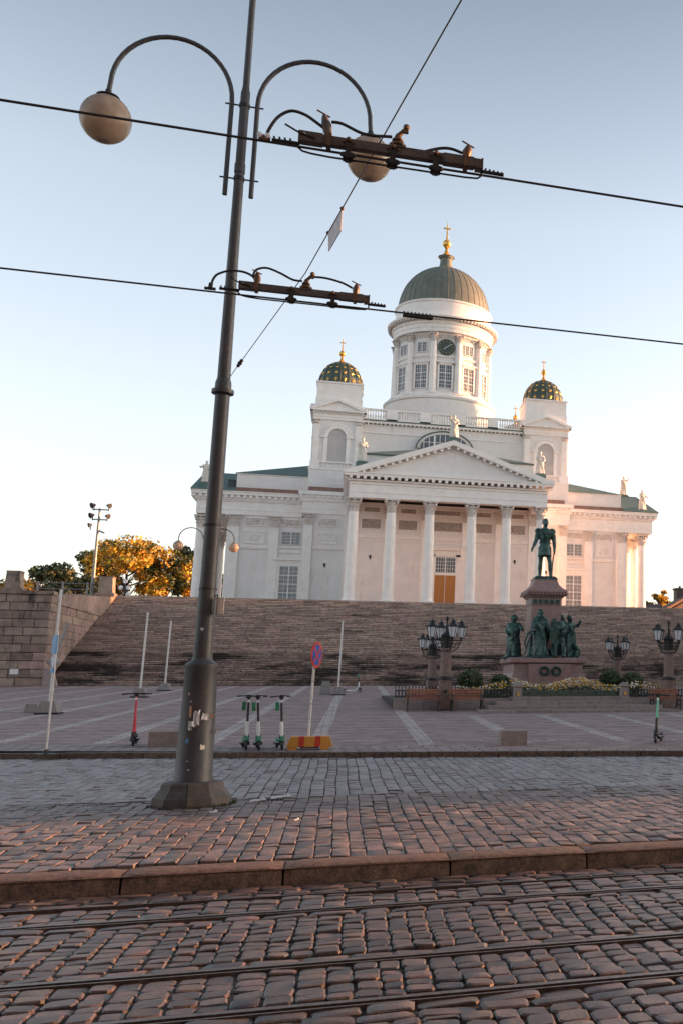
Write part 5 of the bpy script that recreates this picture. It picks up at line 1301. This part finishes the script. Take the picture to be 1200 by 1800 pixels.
# ================================================================== MONUMENT AND ITS PARTERRE
MX, MY = 9.03, 49.0
par = thing('parterre', (MX,42.8,.55), 'low stepped granite platform with parapet around the monument', 'platform')
def course(xa, xb, ya, yb, z0, z1, L, name='stone'):
    n = max(1, round((xb-xa)/L)); w = (xb-xa)/n
    for i in range(n): MB().box(xa+i*w+.008, xa+(i+1)*w-.008, ya+U(-.006,.006), yb, z0, z1+U(-.003,.003)).build(name, 'granite', par)
MB().box(2.0,16.6,43.15,56,.3,.95).build('bed', 'joint', par)
course(2.0, 6.6, 42.75, 43.15, .4, .98, 1.15); course(11.65, 16.6, 42.75, 43.15, .4, .98, 1.25)
course(5.1, 12.9, 39.7, 42.9, .35, .56, 1.3, 'step'); course(5.5, 12.5, 40.7, 42.9, .5, .71, 1.3, 'step'); course(5.9, 12.1, 41.7, 42.9, .7, .86, 1.3, 'step')
course(6.6, 11.65, 42.6, 43.3, .8, 1.03, 1.25)
for xa, lb in ((6.87,'small granite gate post left of the flower bed, with a brass plate'),(11.4,'small granite gate post right of the flower bed, with a brass plate')):
    t = thing('gate_post', (xa,43.0,.9), lb, 'post', 'granite gate posts')
    MB().lathe([(.30,.86),(.30,.98),(.24,1.0),(.22,1.35),(.17,1.42),(.27,1.44),(.27,1.50),(.10,1.62)], (xa,42.7,0), 4, a0=pi/4).build('post_stone', 'granite', t)
    MB().box(xa-.05,xa+.05,42.50,42.515,1.08,1.22).build('plate', 'gold', t)
def fence(xa, xb, y, z0, h, label):
    t = thing('iron_fence', ((xa+xb)/2,y,z0), label, 'fence')
    b = MB(); b.box(xa,xb,y-.015,y+.015,z0+.05,z0+.09).box(xa,xb,y-.015,y+.015,z0+h-.12,z0+h-.08); b.build('rail', 'black', t, kind='stuff')
    b = MB(); x = xa
    while x < xb:
        b.box(x-.012,x+.012,y-.012,y+.012,z0,z0+h); b.add([(x-.03,y,z0+h),(x+.03,y,z0+h),(x,y,z0+h+.09),(x,y+.02,z0+h)],[(0,1,2),(0,3,2),(1,2,3)])
        b.tube([(x+.065+.05*cos(a),y,z0+h*.5+.11*sin(a)) for a in [i*pi/3 for i in range(7)]], .010, 4); x += .13
    b.build('picket', 'black', t, kind='stuff')
fence(2.05, 6.6, 42.95, .98, .42, 'black iron fence behind the two benches, left of the flower bed')
fence(11.7, 16.6, 42.95, .98, .42, 'black iron fence on the low wall right of the flower bed')
f_ = fence
# clipped hedge, flowers, shrubs
b = MB(); rr = random.Random(4)
for i in range(5200):
    x, y, z = rr.uniform(6.95,11.3), rr.uniform(43.35,43.8), 1.03+.24*rr.random()**.5
    u = Vector((rr.gauss(0,1),rr.gauss(0,1),rr.gauss(0,1))).normalized(); v = u.orthogonal().normalized(); s = rr.uniform(.02,.04); p = Vector((x,y,z))
    b.add([p-u*s,p+v*s,p+u*s], [(0,1,2)])
b.box(6.95,11.3,43.38,43.78,1.0,1.22)
tag(b.build('hedge', 'hedge', None, fix=False), 'low clipped grey green hedge edging the flower bed in front of the monument', 'hedge')
def leaves(cx, cy, cz, rx, ry, rz, n, s0, rr, b):
    for i in range(n):
        d = Vector((rr.gauss(0,1),rr.gauss(0,1),rr.gauss(0,1))).normalized(); k = rr.uniform(.6,1.08)
        p = Vector((cx+d.x*rx*k, cy+d.y*ry*k, cz+d.z*rz*k)); u = Vector((rr.gauss(0,1),rr.gauss(0,1),rr.gauss(0,1))).normalized(); v = u.orthogonal().normalized(); s = s0*rr.uniform(.6,1.4)
        b.add([p-u*s,p+v*s*.7,p+u*s,p-v*s*.7], [(0,1,2,3)])
rr = random.Random(9)
def flowers(xa, xb, y0, z0, h, n, label, nm):
    t = thing(nm, ((xa+xb)/2,y0,z0), label, 'flower bed')
    b = MB()
    for i in range(n):
        x = rr.uniform(xa,xb); leaves(x, y0+rr.uniform(0,1.0), z0+h*.35*rr.random(), .16,.16,h*.45, 16, .045, rr, b)
    b.build('foliage', 'leafdark', t, kind='stuff', fix=False)
    w, yl = MB(), MB()
    for i in range(int(n*2.2)):
        x = rr.uniform(xa,xb); y = y0+rr.uniform(-.12,1.0); z = z0+h*(.45+.45*rr.random())*(1+.25*sin(x*2.1))
        k = (x-xa)/(xb-xa); bb_ = w if rr.random() > (.25+.55*k) else yl
        bb_.ball((x,y,z), rr.uniform(.022,.045), 6, 4, (1,1,.7))
    w.build('white_flowers', 'fl_white', t, kind='stuff', fix=False); yl.build('yellow_flowers', 'fl_yellow', t, kind='stuff', fix=False)
flowers(6.9, 11.4, 43.95, 1.0, .75, 260, 'bed of white and yellow flowers directly in front of the monument', 'flower_bed')
flowers(4.6, 6.7, 44.2, 1.0, .6, 90, 'short strip of white and yellow flowers left of the monument, behind the iron fence', 'flower_bed')
flowers(11.6, 13.9, 45.0, 1.0, .6, 90, 'short strip of pale flowers right of the monument, under the dark shrubs', 'flower_bed')
for x, y, z, r, lb in ((5.35,46.2,1.72,.52,'round dark shrub behind the right bench'),(6.65,46.0,1.60,.42,'smaller round shrub immediately left of the monument'),
                       (12.0,47.5,1.75,.5,'dark round shrub immediately right of the monument'),(13.0,47.2,1.65,.5,'dark shrub right of the monument, beside the rear lamp')):
    t = thing('shrub', (x,y,.95), lb, 'shrub', 'round shrubs on the parterre')
    MB().tube([(x,y,.95),(x,y,z)], .04, 6).build('stem', 'bark', t)
    b = MB(); leaves(x,y,z,r,r,r*.85,1300,.055,rr,b); b.build('foliage', 'leafdark', t, fix=False)

# --- monument
mon = thing('monument', (MX,MY,.9), 'tall red granite pedestal with a bronze uniformed man on top and bronze groups below', 'monument')
MB().box(MX-2.1,MX+2.1,MY-2.3,MY+2.3,.9,1.15).box(MX-1.95,MX+1.95,MY-2.15,MY+2.15,1.15,1.5).build('plinth', 'redgranite', mon)
b = MB()
def sqlathe(b, prof, c=(MX,MY)):     # square section
    return b.lathe([(r*math.sqrt(2),z) for r, z in prof], (c[0],c[1],0), 4, a0=pi/4)
sqlathe(b, [(1.95,1.5),(1.95,1.68),(1.72,1.85),(1.62,2.05),(1.58,2.45)])
b.build('lower_base', 'redgranite', mon)
sqlathe(MB(), [(1.6,2.45),(1.78,2.52),(1.78,2.70),(1.7,2.74)]).build('ledge', 'redgranite', mon)
b = MB(); b.box(MX-.95,MX+.95,MY-2.05,MY-1.55,1.5,2.45); b.build('front_panel', 'redgranite', mon)
for s in (-1,1):
    b = MB(); b.tube([(MX+s*.27+.17*cos(a),MY-2.09,2.12+.17*sin(a)) for a in [i*pi/8 for i in range(17)]], .06, 7)
    for i in range(16): a = i*pi/8; b.ball((MX+s*.27+.19*cos(a),MY-2.12,2.12+.19*sin(a)), .045, 6, 4)
    b.build('bronze_wreath', 'bronze', mon)
sqlathe(MB(), [(.78,2.74),(.78,2.95),(.74,3.0),(.70,5.22),(.72,5.25)]).build('shaft', 'redgranite', mon)
b = sqlathe(MB(), [(.73,5.25),(.73,5.55),(.80,5.6)]); b.build('frieze', 'granite', mon)
b = MB()
for i in range(5):
    for s in (-1,1): b.box(MX-.62+i*.27,MX-.46+i*.27,MY+s*.76-.03,MY+s*.76+.03,5.3,5.5)
b.build('frieze_ornament', 'bronze', mon, kind='stuff')
sqlathe(MB(), [(.80,5.6),(.92,5.78),(.96,5.84),(.96,5.92),(.91,5.95),(.76,6.06),(.62,6.22),(.55,6.42),(.55,6.47)]).build('cap', 'redgranite', mon)
b = MB()
for i in range(14):
    for s in (-1,1): b.box(MX-.93+i*.143-.035,MX-.93+i*.143+.035,MY+s*.95-.05,MY+s*.95+.05,5.70,5.79); b.box(MX+s*.95-.05,MX+s*.95+.05,MY-.93+i*.143-.035,MY-.93+i*.143+.035,5.70,5.79)
b.build('dentil', 'redgranite', mon, kind='stuff')
sqlathe(MB(), [(.56,6.47),(.54,6.55),(.47,6.60),(.46,6.64)]).build('bronze_foot', 'bronze', mon)
# the standing officer
b = MB(); X0, Y0, Z0, H = MX, MY, 6.62, 2.9
def P(x, y, z): return (X0+x*H, Y0+y*H, Z0+z*H)
for s, fx, fy in ((-1,-.075,.02),(1,.095,-.05)):
    b.tube([P(fx,fy,.015),P(fx*.95,fy,.06),P(fx*.93,fy*.9,.16),P(fx*.85,fy*.6-.005,.27),P(s*.06,fy*.3,.38),P(s*.05,0,.50)], [.030*H,.026*H,.037*H,.036*H,.050*H,.062*H], 12)
    b.ball(P(fx+s*.005,fy-.035,.018), .03*H, 10, 7, (.9,2.0,.75))
b.tube([P(0,0,.355),P(0,0,.42),P(0,0,.50),P(0,0,.575),P(0,-.005,.66),P(0,-.005,.74),P(0,0,.80),P(0,0,.83)], [.118*H,.108*H,.098*H,.082*H,.096*H,.108*H,.085*H,.045*H], 18)
b.tube([P(0,0,.81),P(0,-.005,.88)], [.045*H,.036*H], 10)
b.ball(P(0,-.012,.925), .055*H, 14, 10, (.88,1.05,1.25)); b.ball(P(0,.008,.945), .056*H, 12, 8); b.ball(P(0,-.075,.922), .012*H, 6, 5, (1,1,1.6))
b.ball(P(0,-.055,.885), .028*H, 8, 6, (1.5,1,1)); b.ball(P(0,-.045,.865), .025*H, 8, 6)
for s in (-1,1): b.ball(P(s*.052,-.0,.922), .016*H, 6, 5, (.5,1,1.4))
for s in (-1,1): b.ball(P(s*.115,0,.80), .040*H, 10, 7, (1.25,1.1,.75)); b.ball(P(s*.15,0,.785), .024*H, 8, 6)
# his right arm reaches down and outwards, the left hangs with a folded sheet
b.tube([P(-.105,0,.785),P(-.135,.005,.70),P(-.15,-.005,.62),P(-.185,-.035,.54),P(-.215,-.06,.475)], [.040*H,.040*H,.034*H,.030*H,.020*H], 10)
b.ball(P(-.225,-.065,.46), .022*H, 8, 6, (1,1,1.2))
for q in range(4): b.tube([P(-.225+.006*q,-.07+.006*q,.455),P(-.245+.008*q,-.09+.008*q,.43),P(-.25+.009*q,-.10+.008*q,.41)], .0075*H, 6)
b.tube([P(-.215,-.075,.465),P(-.20,-.10,.445)], .009*H, 6)
b.tube([P(.105,0,.785),P(.145,.005,.70),P(.155,.0,.60),P(.16,-.015,.52),P(.155,-.03,.455)], [.040*H,.040*H,.034*H,.030*H,.020*H], 10)
b.ball(P(.155,-.035,.44), .024*H, 8, 6)
for q in range(4): b.tube([P(.15+.006*q,-.045+.006*q,.435),P(.148+.006*q,-.055+.006*q,.405),P(.14+.006*q,-.05+.006*q,.385)], .0075*H, 6)
b.box(*[v for v in (X0-.3,X0+.3,Y0-.02,Y0-.01,Z0-.02,Z0-.01)])
o = b.build('officer_figure', 'bronze', mon, label='bronze standing officer in a long buttoned coat with one hand held out'); solid(o, .032, 2)
b = MB(); b.tube([P(-.085,-.10,.815),P(-.02,-.118,.72),P(.03,-.105,.65)], .010*H, 6); b.tube([P(-.105,-.085,.80),P(-.04,-.115,.66)], .008*H, 6)
for i in range(5): b.ball(P(-.015,-.112+.006*i,.76-.05*i), .008*H, 6, 4); b.ball(P(.04,-.105+.004*i,.76-.05*i), .008*H, 6, 4)
b.tube([P(-.098,-.02,.575),P(0,-.088,.572),P(.098,-.02,.575)], .012*H, 6)
for s in (-1,1):
    for q in range(6): a = q/5*pi-pi/2; b.tube([P(s*.145+.02*s*cos(a),.03*sin(a),.79),P(s*.15+.024*s*cos(a),.035*sin(a),.755)], .006*H, 4)
b.build('uniform_trim', 'bronze', mon, kind='stuff')
b = MB(); b.tube([P(.17,.02,.50),P(.155,.10,.25),P(.15,.13,.05)], .012*H, 6); b.build('sabre', 'bronze', mon)
# draped figures and their attributes on the ledge
def bronze_figure(x, y, z, h, arms, seed, rz, label, extra=None):
    b = MB(); figure_mesh(b, h, True, arms, 0, seed); R = Matrix.Rotation(rz, 3, 'Z')
    for i in range(10):
        a = i*.63; b.tube([(.12*h*cos(a),.10*h*sin(a),.5*h),(.15*h*cos(a+.1),.13*h*sin(a+.1),.25*h),(.185*h*cos(a+.05),.16*h*sin(a+.05),.0)], [.012*h,.02*h,.026*h], 5)
    if extra: extra(b, h)
    b.v = [tuple(R @ Vector(p)+Vector((x,y,z))) for p in b.v]
    o = b.build('allegory_figure', 'bronze', mon, label=label); solid(o, .03, 1); return o
def pelt(b, h):
    b.tube([(-.0,.03,.95*h),(-.12*h,.03*h,.84*h),(-.17*h,.04*h,.6*h),(-.2*h,.05*h,.3*h),(-.24*h,.0,.02*h)], [.05*h,.055*h,.05*h,.04*h,.03*h], 7)
    b.tube([(0,.03,.95*h),(.14*h,.03*h,.82*h),(.2*h,.04*h,.6*h),(.18*h,.05*h,.35*h)], [.05*h,.055*h,.05*h,.03*h], 7)
    b.ball((0,.0,1.0*h), .075*h, 10, 7)
    b.ball((0,.02*h,.01*h), .3*h, 12, 6, (1.2,.8,.2))
bronze_figure(MX-.38, MY-1.35, 2.74, 2.1, ((-.19,-.08),(.14,.02)), 11, .05, 'bronze woman wearing an animal skin, holding a sword point down', pelt)
b = MB(); b.obox((MX-.72,MY-1.62,3.42), ((1,0,.06),(0,1,0),(-.06,0,1)), .022, .010, .66); b.obox((MX-.75,MY-1.62,4.02), ((1,0,0),(0,1,0),(0,0,1)), .12, .02, .02)
b.build('sword', 'galv', mon)
# shield and lion
b = MB(); b.prismY([(.32*cos(a)*.62+MX+.20,.62*sin(a)+3.95) for a in [i*pi/12 for i in range(24)]], MY-1.72, MY-1.66); o = b.build('shield', 'bronze', mon)
b = MB(); x, y, z = MX+.48, MY-1.35, 2.74
b.tube([(x+.02,y+.25,z+.2),(x,y+.1,z+.55),(x,y-.05,z+.95),(x,y-.15,z+1.2)], [.3,.3,.27,.2], 10)
b.ball((x+.02,y-.22,z+1.42), .27, 12, 9, (1,.9,1.1)); b.ball((x+.02,y-.42,z+1.36), .13, 9, 7, (1,1.1,.9)); b.ball((x+.02,y-.1,z+1.2), .33, 12, 8)
for s in (-1,1):
    b.tube([(x+s*.15,y-.12,z+.9),(x+s*.17,y-.3,z+.5),(x+s*.17,y-.32,z+.08)], [.13,.09,.07], 8); b.ball((x+s*.17,y-.38,z+.06), .09, 8, 5, (1,1.5,.7))
    b.tube([(x+s*.22,y+.2,z+.25),(x+s*.28,y-.05,z+.4),(x+s*.26,y-.1,z+.1)], [.2,.15,.09], 8); b.ball((x+s*.26,y-.2,z+.06), .09, 8, 5, (1,1.5,.7)); b.ball((x+s*.2,y-.12,z+1.65), .06, 6, 5)
for i in range(14): a = i*.45; b.tube([(x+.2*cos(a),y-.18+.1*sin(a),z+1.4+.22*sin(a)),(x+.33*cos(a),y-.1,z+1.25+.3*sin(a))], [.07,.03], 5)
o = b.build('lion', 'bronze', mon, label='bronze seated lion beside the standing woman'); solid(o, .032, 1)
bronze_figure(MX-1.42, MY-.1, 2.74, 2.0, ((-.1,-.02),(.26,.06)), 12, -.5, 'stout bronze woman in a headscarf at the left side, arm held forward', lambda b, h: (b.ball((0,.02*h,.945*h), .09*h, 10, 8), b.ball((0,0,.62*h), .16*h, 12, 8, (1,.9,1.3)), b.ball((0,0,.01*h), .26*h, 10, 6, (1.3,1,.18))))
# plough curve and sickle of the left group
b = MB(); b.tube([(MX-.45,MY-1.5,4.0),(MX-.75,MY-1.52,4.02),(MX-1.0,MY-1.5,3.82),(MX-1.12,MY-1.5,3.45),(MX-1.05,MY-1.5,3.05)], [.03,.045,.045,.04,.03], 7)
b.tube([(MX-.6,MY-1.5,3.85),(MX-.85,MY-1.5,3.7),(MX-.98,MY-1.5,3.4),(MX-1.1,MY-1.55,2.95),(MX-1.2,MY-1.5,2.82)], [.025,.035,.04,.035,.02], 7)
b.build('plough', 'bronze', mon)
bronze_figure(MX+1.25, MY-.2, 2.74, 2.05, ((-.14,-.02),(.2,.28)), 13, .6, 'bronze winged youth on the right side, arm raised', lambda b, h: (
    b.tube([(-.02*h,.1*h,.7*h),(-.14*h,.16*h,.98*h),(-.2*h,.2*h,1.02*h),(-.24*h,.2*h,.75*h),(-.2*h,.18*h,.42*h)], [.05*h,.09*h,.085*h,.08*h,.03*h], 8),
    b.tube([(-.1*h,.12*h,.75*h),(-.17*h,.17*h,.8*h),(-.18*h,.18*h,.45*h)], [.07*h,.09*h,.03*h], 8), b.ball((0,0,.01*h), .26*h, 10, 6, (1.2,1,.18)),
    b.tube([(.0,-.2*h,.02*h),(.05*h,-.22*h,.2*h),(-.05*h,-.2*h,.33*h)], [.09*h,.08*h,.05*h], 7)))
bronze_figure(MX, MY+1.35, 2.74, 2.0, ((-.12,0),(.14,0)), 14, pi, 'bronze figure at the back of the pedestal', None)

# --- granite lamp columns with four lanterns
def lamp_column(label):
    t = thing('lamp_column', (0,0,0), label, 'street lamp', 'granite lamp columns around the monument')
    b = MB(); b.box(-.34,.34,-.34,.34,0,.16).box(-.29,.29,-.29,.29,.16,.34).box(-.24,.24,-.24,.24,.34,1.18); b.build('base', 'lampgranite', t)
    MB().lathe([(.33,1.18),(.33,1.24),(.26,1.30)], n=12).build('base_moulding', 'black', t)
    for r in range(4): b = MB(); b.ball((0.27*cos(r*pi/2),.27*sin(r*pi/2),.72), .07, 8, 6); b.build('rosette', 'black', t)
    MB().lathe([(.24,1.28),(.225,1.4),(.205,2.3),(.19,2.95)], n=16).build('column', 'lampgranite', t, smooth='auto')
    MB().lathe([(.20,2.2),(.21,2.3),(.20,2.4),(.22,2.5),(.20,2.7),(.22,2.85),(.24,2.92),(.16,3.02),(.06,3.08),(.045,3.3),(.07,3.33),(.035,3.36),(.03,3.5),(.075,3.53),(.03,3.56),(.06,3.60),(.065,3.64),(.0,3.72)], n=12).build('bracket_sleeve', 'black', t, smooth='auto')
    for r in range(4):
        a = r*pi/2+rad(17); ca, sa = cos(a), sin(a)
        def Q(r_, z): return (r_*ca, r_*sa, z)
        arm = MB(); arm.tube([Q(.15,2.72),Q(.35,2.74),Q(.62,2.74)], .028, 6); arm.tube([Q(.2,2.3),Q(.34,2.32),Q(.48,2.45),Q(.62,2.70)], .022, 6)
        arm.tube([Q(.30+.09*cos(q),2.54+.09*sin(q)) for q in [i*pi/5 for i in range(11)]], .018, 5); arm.tube([Q(.47+.06*cos(q),2.62+.06*sin(q)) for q in [i*pi/4 for i in range(9)]], .014, 5)
        arm = arm.build('bracket', 'black', t)
        c = Q(.62,0)
        b = MB(); b.lathe([(.03,2.72),(.05,2.78),(.03,2.82),(.09,2.86)], c, 8); b.lathe([(.255,3.26),(.26,3.28),(.18,3.35),(.11,3.42),(.09,3.46),(.12,3.48),(.03,3.53),(.02,3.60)], c, 6)
        for k in range(6): q = k*pi/3; b.tube([(c[0]+.12*cos(q),c[1]+.12*sin(q),2.86),(c[0]+.205*cos(q),c[1]+.205*sin(q),3.27)], .011, 4)
        for k in range(6): q = k*pi/3; b.ball((c[0]+.26*cos(q),c[1]+.26*sin(q),3.30), .022, 5, 4)
        lan = b.build('lantern', 'black', arm)
        # glass sits with the bracket so that the tree stays three deep
        g = MB().lathe([(.112,2.865),(.195,3.255)], c, 6).build('lantern_glass', 'lantern', arm)
    return t
l1 = lamp_column('brown granite lamp column with four lanterns between the two wooden benches'); l1.location = (3.93,42.55,.55)
def put_lamp(x, y, z, rz, sc, label):
    c = copy_thing(l1, (x,y,z), rz, label); c.scale = (sc,sc,sc)
put_lamp(4.0,50,.66,rad(8),.90,'smaller looking lamp column behind the left benches, overlapping the nearer one')
put_lamp(13.33,42.55,.55,rad(6),1.0,'lamp column at the right picture edge with bright white lanterns')
put_lamp(13.25,51,.68,rad(3),.90,'rear right lamp column, just right of the monument behind dark shrubs')

def bench(label):
    t = thing('bench', (0,0,0), label, 'bench', 'wooden benches along the parterre')
    for s in (-1,1):
        b = MB(); b.tube([(s*.58,-.28,0),(s*.58,-.24,.22),(s*.58,-.26,.42),(s*.58,-.05,.40),(s*.58,.16,.42),(s*.58,.24,.62),(s*.58,.32,.86)], .028, 6)
        b.tube([(s*.58,.14,.40),(s*.58,.2,.2),(s*.58,.3,0)], .028, 6); b.tube([(s*.58,-.25,.42),(s*.58,-.25,.60),(s*.58,-.05,.64),(s*.58,.2,.62)], .022, 6); b.tube([(s*.58,-.2,.2),(s*.58,.1,.25)], .02, 5)
        b.build('leg_frame', 'black', t)
    s0 = MB().box(-.66,.66,-.27,-.18,.435,.465).build('slat', 'bench', t)
    for k in range(1,4):
        c = s0.copy(); COL.objects.link(c); c.location = (0,.11*k,0); c.parent = t
    for k in range(4):
        z = .53+.095*k; y = .20+.028*k*1.1
        MB().obox((0,y,z), ((1,0,0),(0,1,-.3),(0,.3,1)), .66, .012, .036).build('slat', 'bench', t)
    return t
b1 = bench('left red slatted park bench, beside the lamp column'); b1.location = (3.05,41.75,gz(41.7)); b1.rotation_euler = (0,0,rad(-2))
copy_thing(b1, (4.72,41.75,gz(41.7)), rad(2), 'second red slatted park bench, right of the lamp column')
copy_thing(b1, (12.75,41.2,gz(41.2)), rad(2), 'dark bench at the right, in front of the lamp column at the picture edge')

# litter and weeds by the pole
for (x, y, w, a, m, lb) in ((-1.0,15.52,.10,.2,'paper','crumpled pale wrapper beside the drain right of the pole foot'),(-.72,15.85,.13,.05,'paper','flat white paper scrap at the right end of the drain'),
                            (-1.42,14.3,.04,.5,'paper','tiny white scrap on the pavement just in front of the pole foot'),(-.42,13.2,.035,.9,'paper','tiny scrap of paper on the pavement right of the pole')):
    b = MB(); b.obox((x,y,.022), ((cos(a),sin(a),.1),(-sin(a),cos(a),.1),(0,0,1)), w, w*.45, .004).obox((x+w*.4,y,.035), ((cos(a),sin(a),.6),(-sin(a),cos(a),.1),(-.6,0,1)), w*.4, w*.4, .003)
    tag(b.build('litter', m, None), lb, 'litter')
b = MB(); rr = random.Random(5)
for i in range(260):
    a = rr.uniform(-2.9,.4); r = rr.uniform(.49,.56); x, y = PXc+r*cos(a), PYc+r*sin(a)
    if rr.random() > .3+.7*max(0,cos(a+.5)): continue
    h = rr.uniform(.01,.05); b.add([(x-.004,y,-.01),(x+.004,y,-.01),(x+rr.uniform(-.02,.02),y+rr.uniform(-.02,.02),h)], [(0,1,2)])
o = b.build('weeds', 'grass', None, fix=False); o['label'] = 'thin weeds growing in the joint round the pole foot'; o['category'] = 'weeds'; o['kind'] = 'stuff'
